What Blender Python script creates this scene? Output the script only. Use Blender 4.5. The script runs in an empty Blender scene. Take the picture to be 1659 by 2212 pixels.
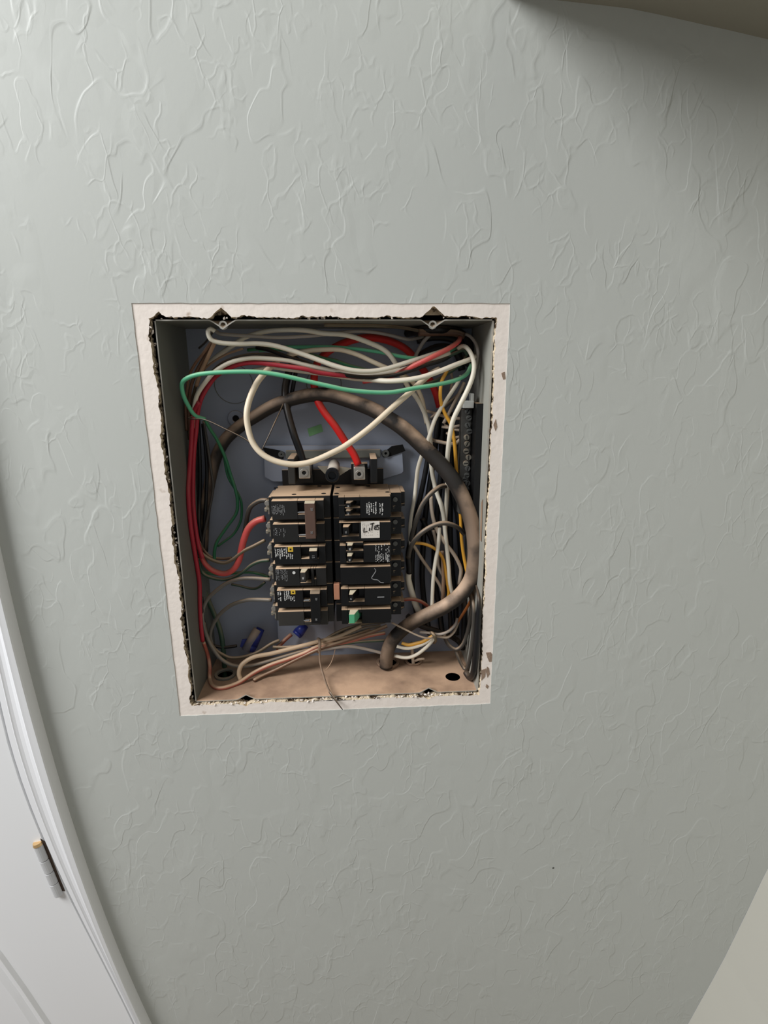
import bpy, bmesh, math, random
import numpy as np
from mathutils import Vector, Matrix
random.seed(7)
S = bpy.context.scene
COL = S.collection

# ------------------------------------------------------------------ camera
CAM = (0.20827, -0.60571, -0.05614)
PITCH, YAW, ROLL, FPX = -0.253341, 0.054613, -0.00626, 1150.35
cp, sp, cy, sy, cr, sr = math.cos(PITCH), math.sin(PITCH), math.cos(YAW), math.sin(YAW), math.cos(ROLL), math.sin(ROLL)
FWD = Vector((sy*cp, cy*cp, sp))
_r = Vector((cy, -sy, 0)); _u = _r.cross(FWD)
RGT = cr*_r + sr*_u; UPV = -sr*_r + cr*_u
cam = bpy.data.cameras.new('camera')
camo = bpy.data.objects.new('camera', cam); COL.objects.link(camo)
M = Matrix((RGT, UPV, -FWD)).transposed().to_4x4(); M.translation = Vector(CAM)
camo.matrix_world = M
cam.sensor_fit = 'VERTICAL'; cam.sensor_height = 24.0; cam.lens = FPX/2212*24.0
cam.clip_start = 0.01; cam.clip_end = 50
S.camera = camo

# ------------------------------------------------------------------ world, lights, exposure
S.view_settings.view_transform = 'Standard'; S.view_settings.look = 'None'
S.view_settings.gamma = 1.0; S.view_settings.exposure = 0.0
S.view_settings.use_curve_mapping = False
wd = bpy.data.worlds.new('world'); S.world = wd; wd.use_nodes = True
wd.node_tree.nodes['Background'].inputs[0].default_value = (0.88, 0.94, 1.0, 1)
wd.node_tree.nodes['Background'].inputs[1].default_value = 0.24

def area(name, loc, target, sx, sy_, power, color):
    l = bpy.data.lights.new(name, 'AREA'); l.shape = 'RECTANGLE'; l.size = sx; l.size_y = sy_
    l.energy = power; l.color = color
    o = bpy.data.objects.new(name, l); COL.objects.link(o); o.location = loc
    o.rotation_euler = (Vector(target)-Vector(loc)).to_track_quat('-Z', 'Y').to_euler()
    return o
# daylight from a window beyond the door side of the room, and a weak warm fill added behind the camera
area('window_light', (-1.5, -0.92, 1.3), (0.15, 0, -0.3), 1.1, 1.2, 80, (0.97, 0.985, 1.0))
area('warm_fill', (0.9, -1.6, 1.0), (0.2, 0, -0.3), 0.7, 0.7, 2.0, (1.0, 0.93, 0.82))

# ------------------------------------------------------------------ pixel -> world helpers
def ray(px, py):
    return FWD + (px-829.5)/FPX*RGT - (py-1106)/FPX*UPV
def at(px, py, d):
    r = ray(px, py); return Vector(CAM) + r*((d-CAM[1])/r.y)
def at_z(px, py, z):
    r = ray(px, py); return Vector(CAM) + r*((z-CAM[2])/r.z)
W, H, D = 0.362, 0.4592, 0.11

# ------------------------------------------------------------------ materials
def lin(c):
    return tuple(((v/255)/12.92 if v/255 <= .04045 else ((v/255+.055)/1.055)**2.4) for v in c) + (1,)
def nodes(m):
    m.use_nodes = True; nt = m.node_tree
    return nt, nt.nodes, nt.links, nt.nodes['Principled BSDF']
def ramp(N, p0, p1, c0=(0, 0, 0, 1), c1=(1, 1, 1, 1)):
    r = N.new('ShaderNodeValToRGB'); e = r.color_ramp.elements
    e[0].position = p0; e[1].position = p1; e[0].color = c0; e[1].color = c1
    return r
DUST = lin((222, 188, 154))
def mat(name, rgb, rough=.5, metal=0, dust=0.0, var=0.12, scale=60, bump=0.0, dustcol=DUST, spots=None, spec=.4, dr=(.1, .7), dc=(.12, .36)):
    m = bpy.data.materials.new(name); nt, N, L, P = nodes(m)
    P.inputs['Roughness'].default_value = rough; P.inputs['Metallic'].default_value = metal
    P.inputs['Specular IOR Level'].default_value = spec
    tc = N.new('ShaderNodeTexCoord')
    nz = N.new('ShaderNodeTexNoise'); nz.inputs['Scale'].default_value = scale; nz.inputs['Detail'].default_value = 4
    L.new(tc.outputs['Object'], nz.inputs['Vector'])
    c = lin(rgb)
    mx = N.new('ShaderNodeMix'); mx.data_type = 'RGBA'
    mx.inputs[6].default_value = tuple(v*(1-var) for v in c[:3])+(1,)
    mx.inputs[7].default_value = tuple(min(1, v*(1+var)) for v in c[:3])+(1,)
    L.new(nz.outputs[0], mx.inputs[0]); out = mx.outputs[2]
    if spots:
        n3 = N.new('ShaderNodeTexNoise'); n3.inputs['Scale'].default_value = spots[1]; n3.inputs['Detail'].default_value = 3
        L.new(tc.outputs['Object'], n3.inputs['Vector'])
        r3 = ramp(N, spots[2], spots[2]+.1); L.new(n3.outputs[0], r3.inputs[0])
        m3 = N.new('ShaderNodeMix'); m3.data_type = 'RGBA'; L.new(r3.outputs[0], m3.inputs[0])
        L.new(out, m3.inputs[6]); m3.inputs[7].default_value = lin(spots[0]); out = m3.outputs[2]
    if dust > 0:      # settled dust lies on faces that look up
        g = N.new('ShaderNodeNewGeometry'); sx = N.new('ShaderNodeSeparateXYZ'); L.new(g.outputs['Normal'], sx.inputs[0])
        mr = N.new('ShaderNodeMapRange'); mr.inputs[1].default_value = dr[0]; mr.inputs[2].default_value = dr[1]
        mr.inputs[3].default_value = 0; mr.inputs[4].default_value = 1
        L.new(sx.outputs[2], mr.inputs[0])
        n2 = N.new('ShaderNodeTexNoise'); n2.inputs['Scale'].default_value = scale*.7; n2.inputs['Detail'].default_value = 5
        L.new(tc.outputs['Object'], n2.inputs['Vector'])
        r2 = ramp(N, *dc); L.new(n2.outputs[0], r2.inputs[0])
        mu = N.new('ShaderNodeMath'); mu.operation = 'MULTIPLY'; L.new(mr.outputs[0], mu.inputs[0]); L.new(r2.outputs[0], mu.inputs[1])
        mu2 = N.new('ShaderNodeMath'); mu2.operation = 'MULTIPLY'; L.new(mu.outputs[0], mu2.inputs[0]); mu2.inputs[1].default_value = dust
        m2 = N.new('ShaderNodeMix'); m2.data_type = 'RGBA'; L.new(mu2.outputs[0], m2.inputs[0])
        L.new(out, m2.inputs[6]); m2.inputs[7].default_value = dustcol; out = m2.outputs[2]
    L.new(out, P.inputs['Base Color'])
    if bump:
        b = N.new('ShaderNodeBump'); b.inputs['Strength'].default_value = .6; b.inputs['Distance'].default_value = bump
        nb = N.new('ShaderNodeTexNoise'); nb.inputs['Scale'].default_value = scale*3; nb.inputs['Detail'].default_value = 5
        L.new(tc.outputs['Object'], nb.inputs['Vector']); L.new(nb.outputs[0], b.inputs['Height'])
        L.new(b.outputs[0], P.inputs['Normal'])
    return m

def wall_mat():
    """grey eggshell paint over a hand-trowelled plaster relief: flat plateaus with thin raised lips"""
    m = bpy.data.materials.new('trowelled_grey_paint'); nt, N, L, P = nodes(m)
    P.inputs['Roughness'].default_value = .5; P.inputs['Specular IOR Level'].default_value = .35
    tc = N.new('ShaderNodeTexCoord')
    big = N.new('ShaderNodeTexNoise'); big.inputs['Scale'].default_value = 2.2; L.new(tc.outputs['Object'], big.inputs['Vector'])
    mx = N.new('ShaderNodeMix'); mx.data_type = 'RGBA'; L.new(big.outputs[0], mx.inputs[0])
    mx.inputs[6].default_value = lin((187, 189, 183)); mx.inputs[7].default_value = lin((192, 194, 188))
    # sparse dark nicks
    vo = N.new('ShaderNodeTexVoronoi'); vo.inputs['Scale'].default_value = 7.5; vo.inputs['Randomness'].default_value = 1
    L.new(tc.outputs['Object'], vo.inputs['Vector'])
    rs = ramp(N, .010, .016, (1, 1, 1, 1), (0, 0, 0, 1)); L.new(vo.outputs['Distance'], rs.inputs[0])
    mk = N.new('ShaderNodeMix'); mk.data_type = 'RGBA'; L.new(rs.outputs[0], mk.inputs[0])
    L.new(mx.outputs[2], mk.inputs[6]); mk.inputs[7].default_value = lin((70, 70, 66))
    L.new(mk.outputs[2], P.inputs['Base Color'])
    # relief
    mp = N.new('ShaderNodeMapping'); L.new(tc.outputs['Object'], mp.inputs['Vector']); mp.inputs['Scale'].default_value = (1.35, 1, .8)
    def noise(scale, det, rough=.5, off=0, dist=0):
        n = N.new('ShaderNodeTexNoise'); n.inputs['Scale'].default_value = scale; n.inputs['Detail'].default_value = det
        n.inputs['Roughness'].default_value = rough; n.inputs['Distortion'].default_value = dist
        a = N.new('ShaderNodeVectorMath'); a.operation = 'ADD'; a.inputs[1].default_value = (off, off*.7, off*1.3)
        L.new(mp.outputs[0], a.inputs[0]); L.new(a.outputs[0], n.inputs['Vector']); return n
    def math_(op, a, b):
        n = N.new('ShaderNodeMath'); n.operation = op
        for i, v in enumerate((a, b)):
            if v is None: continue
            if isinstance(v, (int, float)): n.inputs[i].default_value = v
            else: L.new(v, n.inputs[i])
        return n.outputs[0]
    hs = []
    for sc, off, wdt, amp, th in ((15, 0, .018, 1.0, .47), (22, 9.1, .022, .8, .50), (38, 4.2, .035, .5, .50)):
        n = noise(sc, 1.6, .4, off, .25)
        lip = ramp(N, 0.0, wdt, (1, 1, 1, 1), (0, 0, 0, 1))
        L.new(math_('ABSOLUTE', math_('SUBTRACT', n.outputs[0], .5), None), lip.inputs[0])
        plate = ramp(N, .5-wdt*.6, .5+wdt*.6); L.new(n.outputs[0], plate.inputs[0])
        mask = ramp(N, th, th+.07); mn = noise(11, 2, .5, off+3.3); L.new(mn.outputs[0], mask.inputs[0])
        h = math_('MULTIPLY', math_('ADD', math_('MULTIPLY', lip.outputs[0], .35), math_('MULTIPLY', plate.outputs[0], .6)), mask.outputs[0])
        hs.append(math_('MULTIPLY', h, amp))
    vd = N.new('ShaderNodeTexVoronoi'); vd.feature = 'DISTANCE_TO_EDGE'; vd.inputs['Scale'].default_value = 34
    wob = noise(30, 2, .5, 6.1); wa = N.new('ShaderNodeVectorMath'); wa.operation = 'MULTIPLY_ADD'
    wa.inputs[1].default_value = (.035, .035, .035); L.new(wob.outputs['Color'], wa.inputs[0]); L.new(mp.outputs[0], wa.inputs[2]); L.new(wa.outputs[0], vd.inputs['Vector'])
    vl = ramp(N, 0, .07, (1, 1, 1, 1), (0, 0, 0, 1)); L.new(vd.outputs['Distance'], vl.inputs[0])
    vm = ramp(N, .50, .58); vmn = noise(17, 2, .5, 12.7); L.new(vmn.outputs[0], vm.inputs[0])
    hs[2] = math_('ADD', hs[2], math_('MULTIPLY', math_('MULTIPLY', vl.outputs[0], vm.outputs[0]), .42))
    fine = noise(120, 3, .6, 2.0)
    tot = math_('ADD', math_('ADD', hs[0], hs[1]), math_('ADD', hs[2], math_('MULTIPLY', fine.outputs[0], .16)))
    b = N.new('ShaderNodeBump'); b.inputs['Strength'].default_value = 1.0; b.inputs['Distance'].default_value = .00036
    L.new(tot, b.inputs['Height']); L.new(b.outputs[0], P.inputs['Normal'])
    return m

WALL = wall_mat()
PLASTER = mat('bare_plaster', (238, 227, 217), .9, var=.06, scale=40, bump=.0008, spots=((186, 166, 146), 45, .68))
GYPSUM = mat('crumbled_gypsum', (214, 196, 168), .95, var=.4, scale=160, bump=.002, spots=((74, 56, 38), 120, .52))
TORN = mat('torn_brown_paper', (146, 124, 106), .95, var=.35, scale=220, bump=.001)
CAVITY = mat('dark_cavity_wood', (58, 44, 33), .95)
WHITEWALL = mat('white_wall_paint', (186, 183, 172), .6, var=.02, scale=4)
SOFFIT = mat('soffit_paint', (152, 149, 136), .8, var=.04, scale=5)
FLOORM = mat('floor_wood', (140, 118, 94), .5, var=.2, scale=6)
TRIM = mat('white_gloss_trim', (242, 242, 243), .35, var=.02, scale=6)
DOORM = mat('white_door_paint', (240, 240, 240), .42, var=.015, scale=5)
HINGEP = mat('painted_hinge_grey', (196, 196, 196), .5, var=.05, scale=40)
BRASS = mat('worn_brass', (214, 178, 128), .35, metal=.6)
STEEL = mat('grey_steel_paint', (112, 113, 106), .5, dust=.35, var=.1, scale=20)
LITST = mat('lit_grey_steel_paint', (158, 157, 148), .5, dust=.3, var=.15, scale=25)  # same paint as STEEL, lightened for the side that catches the light
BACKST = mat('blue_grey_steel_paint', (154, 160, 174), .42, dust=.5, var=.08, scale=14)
BOTST = mat('dusty_steel', (128, 102, 84), .9, dust=1, var=.25, scale=26, bump=.0010, spots=((92, 72, 58), 34, .58), dustcol=lin((204, 168, 138)), dc=(.22, .60))
EDGE = mat('bare_steel_edge', (190, 186, 176), .4, metal=.3, var=.15, scale=80)
BLACKP = mat('black_plastic', (17, 17, 18), .42, dust=1.0, var=.2, scale=70)
BLACK2 = mat('dusty_black_plastic', (27, 26, 25), .55, dust=1.0, var=.25, scale=70)
BLACKC = mat('clean_black_plastic', (14, 14, 15), .38, dust=.8, var=.2, scale=70)
GREYP = mat('grey_black_plastic', (50, 48, 45), .5, dust=.9, var=.2, scale=70)
BROWNP = mat('brown_plastic', (92, 70, 60), .5, dust=.9, var=.15, scale=70, dustcol=lin((215, 205, 190)))
IVORY = mat('ivory_plastic', (214, 200, 172), .5)
GREENP = mat('green_plastic', (84, 168, 124), .45, dust=.4)
PINKP = mat('tan_pink_plastic', (190, 132, 104), .7)
METAL = mat('zinc_metal', (176, 170, 160), .35, metal=.7, var=.2, scale=120)
DULLM = mat('dull_metal', (150, 144, 130), .5, metal=.4, dust=.5, var=.3, scale=90)
SCREWM = mat('dark_screw_metal', (104, 104, 100), .4, metal=.5, var=.3, scale=200)
BARM = mat('dusty_bar_metal', (84, 82, 78), .55, metal=.4, dust=.4, var=.3, scale=120)
PRINT = mat('white_print', (214, 212, 208), .7, var=.2, scale=300)
PRINTG = mat('faded_grey_print', (138, 138, 138), .7, var=.25, scale=300)
YELLOWP = mat('yellow_print', (214, 176, 60), .6)
PAPER = mat('paper_sticker', (224, 216, 206), .8, var=.06, scale=90)
INK = mat('black_ink', (28, 24, 24), .7)
LGREEN = mat('green_sticker', (120, 168, 116), .7, var=.2, scale=120)
RUBBER = mat('black_bolt_rubber', (16, 17, 20), .25)
HOLE = mat('dark_recess', (14, 12, 10), .9)
BLUE = mat('blue_connector_plastic', (38, 48, 124), .4, var=.1)
GREYC = mat('dusty_connector_plastic', (120, 116, 122), .6, dust=.5)
TIE = mat('dusty_tie', (150, 126, 106), .6, var=.2)
def wm(name, rgb, dust=.35, rough=.42, **k):
    return mat(name, rgb, rough, dust=dust, var=.1, scale=55, **k)
WM = dict(
    white=wm('white_insulation', (226, 218, 200), .25), cream=wm('cream_insulation', (226, 210, 184), .25),
    grey=wm('grey_insulation', (168, 160, 152), .35), dim=wm('dusty_white_insulation', (186, 170, 152), .6),
    dgrey=wm('dark_grey_insulation', (70, 66, 61), .45), black=wm('black_insulation', (20, 20, 22), .12),
    lgreen=wm('light_green_insulation', (96, 184, 142), .2), green=wm('green_insulation', (52, 122, 84), .3),
    dgreen=wm('dusty_dark_green_insulation', (58, 84, 68), .5), olive=wm('dusty_olive_insulation', (106, 94, 74), .6),
    red=wm('red_insulation', (206, 34, 30), .12), maroon=wm('maroon_insulation', (170, 40, 56), .1),
    pink=wm('salmon_red_insulation', (214, 86, 82), .25), orange=wm('orange_insulation', (212, 126, 62), .4),
    yellow=wm('yellow_insulation', (232, 170, 62), .2), brown=wm('dusty_brown_insulation', (112, 82, 64), .6),
    tan=wm('dusty_tan_insulation', (166, 134, 108), .6), rust=wm('rust_red_insulation', (142, 70, 54), .4),
    cable=mat('dusty_black_cable_sheath', (40, 36, 33), .6, dust=1.0, var=.2, scale=26, dustcol=lin((196, 166, 140)), dr=(-.35, .5), dc=(.40, .56)),
    salmon=wm('dusty_salmon_insulation', (178, 100, 84), .9), dcream=wm('dusty_cream_insulation', (196, 172, 144), .8),
    mgrey=wm('mid_grey_insulation', (118, 114, 107), .45), string=wm('black_tie_plastic', (44, 40, 36), .3))

# ------------------------------------------------------------------ mesh helpers
def link(name, bm, m, parent=None, smooth=False, bevel=0):
    me = bpy.data.meshes.new(name)
    bmesh.ops.recalc_face_normals(bm, faces=bm.faces[:])
    bm.to_mesh(me); bm.free()
    for mm in (m if isinstance(m, (list, tuple)) else [m]): me.materials.append(mm)
    if smooth:
        for p in me.polygons: p.use_smooth = True
    o = bpy.data.objects.new(name, me); COL.objects.link(o)
    if parent is not None: o.parent = parent
    if bevel:
        b = o.modifiers.new('bevel', 'BEVEL'); b.width = bevel; b.segments = 2; b.limit_method = 'ANGLE'
    return o
def tag(o, label=None, cat=None, group=None, kind=None):
    for k, v in (('label', label), ('category', cat), ('group', group), ('kind', kind)):
        if v: o[k] = v
    return o
def thing(name, label, cat, loc=(0, 0, 0), group=None):
    o = bpy.data.objects.new(name, None); COL.objects.link(o); o.empty_display_size = .02
    return tag(o, label, cat, group)
def box(bm, x0, x1, y0, y1, z0, z1, mi=0):
    vs = [bm.verts.new((x, y, z)) for x in (x0, x1) for y in (y0, y1) for z in (z0, z1)]
    for f in ((0, 1, 3, 2), (4, 6, 7, 5), (0, 4, 5, 1), (2, 3, 7, 6), (0, 2, 6, 4), (1, 5, 7, 3)):
        fc = bm.faces.new([vs[i] for i in f]); fc.material_index = mi
    return vs
def pxrect(x0, y0, x1, y1, d):
    """world x and z range of a pixel rectangle standing at depth d"""
    a, b = at(x0, y0, d), at(x1, y1, d)
    c, e = at(x0, y1, d), at(x1, y0, d)
    return (a.x+c.x)/2, (b.x+e.x)/2, (b.z+c.z)/2, (a.z+e.z)/2
def pxbox(bm, x0, y0, x1, y1, d, back, mi=0):
    X0, X1, Z0, Z1 = pxrect(x0, y0, x1, y1, d); box(bm, X0, X1, d, back, Z0, Z1, mi)
def cyl(bm, p, q, r0, r1=None, n=16, cap=True, mi=0):
    p, q = Vector(p), Vector(q); r1 = r0 if r1 is None else r1
    a = (q-p).normalized(); u = a.orthogonal().normalized(); v = a.cross(u)
    A = [bm.verts.new(p+r0*(math.cos(2*math.pi*i/n)*u+math.sin(2*math.pi*i/n)*v)) for i in range(n)]
    B = [bm.verts.new(q+r1*(math.cos(2*math.pi*i/n)*u+math.sin(2*math.pi*i/n)*v)) for i in range(n)]
    fs = [bm.faces.new((A[i], A[(i+1) % n], B[(i+1) % n], B[i])) for i in range(n)]
    if cap: fs += [bm.faces.new(A[::-1]), bm.faces.new(B)]
    for f in fs: f.material_index = mi
def ring(bm, c, axis, r0, r1, h, n=24, mi=0):
    """flat washer of inner radius r0, outer r1, height h along axis"""
    c, a = Vector(c), Vector(axis).normalized(); u = a.orthogonal().normalized(); v = a.cross(u)
    L = [[bm.verts.new(c+a*hh+r*(math.cos(2*math.pi*i/n)*u+math.sin(2*math.pi*i/n)*v)) for i in range(n)]
         for r, hh in ((r0, 0), (r0, h), (r1, h), (r1, 0))]
    for k in range(4):
        for i in range(n):
            f = bm.faces.new((L[k][i], L[k][(i+1) % n], L[(k+1) % 4][(i+1) % n], L[(k+1) % 4][i])); f.material_index = mi
def spline(pts, step=.004):
    out = []; n = len(pts)
    for i in range(n-1):
        p0 = pts[i-1] if i else pts[0]*2-pts[1]
        p1, p2 = pts[i], pts[i+1]
        p3 = pts[i+2] if i+2 < n else pts[-1]*2-pts[-2]
        k = max(2, min(14, int((p2-p1).length/step)+1))
        for j in range(k):
            t = j/k
            out.append(.5*((2*p1)+(p2-p0)*t+(2*p0-5*p1+4*p2-p3)*t*t+(3*p1-p0-3*p2+p3)*t**3))
    out.append(pts[-1]); return out
def tube(bm, pts, rad, n=10, flat=1.0, mi=0):
    """tube along pts; rad is a number or one per point"""
    m = len(pts); R = rad if isinstance(rad, (list, tuple)) else [rad]*m
    t0 = (pts[1]-pts[0]).normalized(); u = t0.orthogonal().normalized(); rings = []
    for i in range(m):
        t = (pts[min(i+1, m-1)]-pts[max(i-1, 0)]).normalized()
        u = (u-t*u.dot(t)).normalized(); v = t.cross(u)
        rings.append([bm.verts.new(pts[i]+R[i]*(math.cos(2*math.pi*k/n)*u+flat*math.sin(2*math.pi*k/n)*v)) for k in range(n)])
    for a, b in zip(rings, rings[1:]):
        for k in range(n):
            f = bm.faces.new((a[k], a[(k+1) % n], b[(k+1) % n], b[k])); f.material_index = mi
    bm.faces.new(rings[0][::-1]).material_index = mi; bm.faces.new(rings[-1]).material_index = mi
def poly(bm, outer, holes, y, mi=0):
    """flat polygon in the xz plane at depth y, with holes"""
    es = []
    for loop in [outer]+holes:
        vs = [bm.verts.new((x, y, z)) for x, z in loop]
        es += [bm.edges.new((vs[i], vs[(i+1) % len(vs)])) for i in range(len(vs))]
    r = bmesh.ops.triangle_fill(bm, use_beauty=True, use_dissolve=False, edges=es)
    for g in r['geom']:
        if isinstance(g, bmesh.types.BMFace): g.material_index = mi
def lerp_table(tab, t):
    for (a, va), (b, vb) in zip(tab, tab[1:]):
        if t <= b: return va+(vb-va)*(t-a)/(b-a) if t >= a else va
    return tab[-1][1]

# ------------------------------------------------------------------ the room
rightE = [(0, 1185), (11, 1225), (55, 1416), (82, 1515), (120, 1647), (164, 1811), (219, 1953), (274, 2090), (323, 2200), (372, 2300)]
leftE = [(0, 1548), (30, 1648), (55, 1729), (88, 1811), (131, 1910), (181, 2003), (236, 2112), (285, 2212), (325, 2300)]
RE = [at(x, y, 0) for x, y in rightE]; LE = [at(x, y, -.016) for x, y in leftE]
def xz_curve(P):
    tab = sorted((p.z, p.x) for p in P); return tab
def smooth_curve(P):
    tab = xz_curve(P); f = np.polyfit([t[0] for t in tab], [t[1] for t in tab], 3); z0, z1 = tab[0][0], tab[-1][0]
    return [(z, float(np.polyval(f, z))) for z in np.linspace(z0, z1, 40)]
rt, lt = smooth_curve(RE), smooth_curve(LE)
def cas_right(z):       # the casing leans with the old frame; above the picture it runs plumb
    if z < rt[0][0]: return rt[0][1]
    return lerp_table(rt, z)
def cas_left(z):
    if z < lt[0][0]: return lt[0][1]+.0
    if z > lt[-1][0]: return lt[-1][1]-.0*(z-lt[-1][0])
    return lerp_table(lt, z)
zs = [1.0, .5, .2, 0, -.1]+[-.15-.05*i for i in range(21)]+[-1.3, -1.75]
cornE = [(1659, 1872), (1611.5, 1973), (1557, 2084), (1519, 2152), (1485, 2212)]
ct = sorted((at(x, y, 0).z, at(x, y, 0).x) for x, y in cornE)
def corner_x(z):
    if z < ct[0][0]: return ct[0][1]+(z-ct[0][0])*.22
    if z > ct[-1][0]: return ct[-1][1]+.16*(1-math.exp(-(z-ct[-1][0])/.55))*1.0
    return lerp_table(ct, z)

def jag(x0, x1, z0, z1, step, amp, rnd):
    pts = []
    def seg(a, b):
        L = math.hypot(b[0]-a[0], b[1]-a[1]); n = max(1, int(L/step))
        for i in range(n):
            t = i/n; pts.append((a[0]+(b[0]-a[0])*t+rnd.uniform(-amp, amp), a[1]+(b[1]-a[1])*t+rnd.uniform(-amp, amp)))
    seg((x0, z0), (x1, z0)); seg((x1, z0), (x1, z1)); seg((x1, z1), (x0, z1)); seg((x0, z1), (x0, z0))
    return pts
rnd = random.Random(3)
BX0, BX1, BZ0, BZ1 = -.0208, .3795, -.4765, .0172
outer_line = jag(BX0, BX1, BZ0, BZ1, .010, .00035, rnd)

bm = bmesh.new()
left_pts = [(cas_right(z)-.03, z) for z in zs]
right_pts = [(corner_x(z), z) for z in reversed(zs)]
poly(bm, left_pts+right_pts, [outer_line], 0.0)
n = len(outer_line)                     # lip of the paint skin round the bare band
A = [bm.verts.new((x, 0, z)) for x, z in outer_line]; B = [bm.verts.new((x, .0035, z)) for x, z in outer_line]
for i in range(n): bm.faces.new((A[i], A[(i+1) % n], B[(i+1) % n], B[i]))
wall = link('wall_back', bm, WALL)
tag(wall, 'grey painted wall with hand-trowelled plaster relief round the open panel', None, None, 'structure')

# bare plaster band with a crumbling cut edge
hx0, hx1, hz0, hz1 = -.0052, W+.0036, -H-.0034, .0034
hole = jag(hx0, hx1, hz0, hz1, .0026, .0007, rnd)
hole = [(x+(.0016*math.sin(z*57)+.0011*math.sin(z*171+1))*(1 if x < .18 else .5)*(1 if -H < z < 0 else 0)*rnd.uniform(.3, 1.1), z+(.0009*math.sin(x*83)+.0008*math.sin(x*211))*(1 if z > -.2 else .8)*rnd.uniform(.3, 1.1)) for x, z in hole]
def bite(p, cx, cz, r):                 # chunk broken out of the edge
    d = math.hypot(p[0]-cx, p[1]-cz)
    if d < r:
        k = (r-d)*.9; return (p[0], p[1]+(k if cz > -.2 else -k))
    return p
for cx, cz, r in ((.070, .003, .011), (.296, .003, .013), (.063, -H-.002, .006), (.298, -H-.002, .006), (.005, .004, .006)):
    hole = [bite(p, cx, cz, r) for p in hole]
bm = bmesh.new()
poly(bm, outer_line, [hole], .0008)
border = link('plaster_border', bm, PLASTER, wall); tag(border, 'bare off-white plaster band round the panel')
bm = bmesh.new()
n = len(hole); rows = []
for k, y in enumerate((.0008, .004, .0085, .0127)):
    row = []
    for i, (x, z) in enumerate(hole):
        j = 0 if k == 0 else .0010
        ix = (.0008 if x < .18 else -.0008)*0
        row.append(bm.verts.new((x+ix+rnd.uniform(-j, j), y, z+rnd.uniform(-j, j))))
    rows.append(row)
for a, b in zip(rows, rows[1:]):
    for i in range(n): bm.faces.new((a[i], a[(i+1) % n], b[(i+1) % n], b[i]))
link('drywall_edge', bm, GYPSUM, wall)
for k, pts_ in enumerate((((1050, 1410), (1060, 1409), (1066, 1418), (1065, 1429), (1057, 1430), (1053, 1421)), ((1052, 1440), (1056, 1443), (1058, 1456), (1053, 1464), (1050, 1452)), ((1040, 1448), (1050, 1444), (1048, 1462), (1040, 1470)),
                       ((1051, 1478), (1056, 1482), (1053, 1488), (1049, 1484)), ((1083, 806), (1090, 803), (1092, 818), (1087, 820)), ((1066, 918), (1071, 905), (1074, 922), (1070, 931)))):
    bm = bmesh.new(); f = bm.faces.new([bm.verts.new(at(x, y, .0004)) for x, y in pts_])
    r = bmesh.ops.extrude_face_region(bm, geom=[f]); bmesh.ops.translate(bm, vec=(0, .0006, 0), verts=[g for g in r['geom'] if isinstance(g, bmesh.types.BMVert)])
    o = link('torn_patch', bm, TORN, wall); o['label'] = 'brown torn paper patch on the bare band'
# hollow of the wall behind the board
bm = bmesh.new()
c0, c1, e0, e1 = -.0205, W+.0172, -.62, .15
box(bm, c0, c1, .0128, .15, e0, e1)
bmesh.ops.delete(bm, geom=[f for f in bm.faces if all(v.co.y < .02 for v in f.verts)], context='FACES')
link('wall_cavity', bm, CAVITY, wall)
bm = bmesh.new()                         # board behind the paint and band, seen only from inside
poly(bm, [(c0-.02, e0-.02), (c1+.02, e0-.02), (c1+.02, e1+.02), (c0-.02, e1+.02)], [jag(hx0-.003, hx1+.003, hz0-.003, hz1+.003, .02, 0, rnd)], .0129)
link('drywall_back', bm, GYPSUM, wall)

# right-hand wall meeting this one in the corner
bm = bmesh.new(); prev = None
for z in zs:
    a = bm.verts.new((corner_x(z)+.0005, 0, z)); b = bm.verts.new((corner_x(z)+.12, -1.6, z))
    if prev: bm.faces.new((prev[0], a, b, prev[1]))
    prev = (a, b)
wr = link('wall_right', bm, WHITEWALL); tag(wr, 'pale white side wall meeting the grey wall at the lower corner', kind='structure')
bm = bmesh.new(); box(bm, -2.2, 1.2, -2.4, .05, -1.80, -1.75)
tag(link('floor', bm, FLOORM), 'brown wooden floor below the grey wall', kind='structure')

# soffit: its lower edge sags to the right
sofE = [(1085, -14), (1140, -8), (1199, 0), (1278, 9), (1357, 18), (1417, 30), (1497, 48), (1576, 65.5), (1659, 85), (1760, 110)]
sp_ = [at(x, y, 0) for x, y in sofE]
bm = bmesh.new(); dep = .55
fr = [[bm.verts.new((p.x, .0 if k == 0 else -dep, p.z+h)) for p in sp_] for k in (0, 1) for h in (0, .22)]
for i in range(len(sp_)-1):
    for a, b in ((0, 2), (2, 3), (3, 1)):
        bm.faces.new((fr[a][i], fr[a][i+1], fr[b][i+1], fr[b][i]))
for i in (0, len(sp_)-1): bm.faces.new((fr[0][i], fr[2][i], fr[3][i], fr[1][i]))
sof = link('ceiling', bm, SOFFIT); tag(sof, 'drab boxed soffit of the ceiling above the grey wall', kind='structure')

# door casing: moulded profile swept down the opening
prof = [(0, 0), (.0, -.0155), (.03, -.0172), (.18, -.0180), (.25, -.0185), (.28, -.0172), (.34, -.0150), (.48, -.0128), (.62, -.0124), (.70, -.0132), (.74, -.0140), (.77, -.0132), (.97, -.0128), (1.0, -.0110), (1.0, .004)]
bm = bmesh.new(); prev = None
for i in range(70):
    z = .6-i*(2.34/69)
    xr, xl = cas_right(z), cas_left(z)
    if xl > xr-.06: pass
    row = [bm.verts.new((xr+(xl-xr)*u, y, z)) for u, y in prof]
    if prev:
        for k in range(len(prof)-1): bm.faces.new((prev[k], prev[k+1], row[k+1], row[k]))
    prev = row
trim = link('trim_1', bm, TRIM); tag(trim, 'white moulded door casing running down the left of the grey wall', kind='structure')

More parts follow.
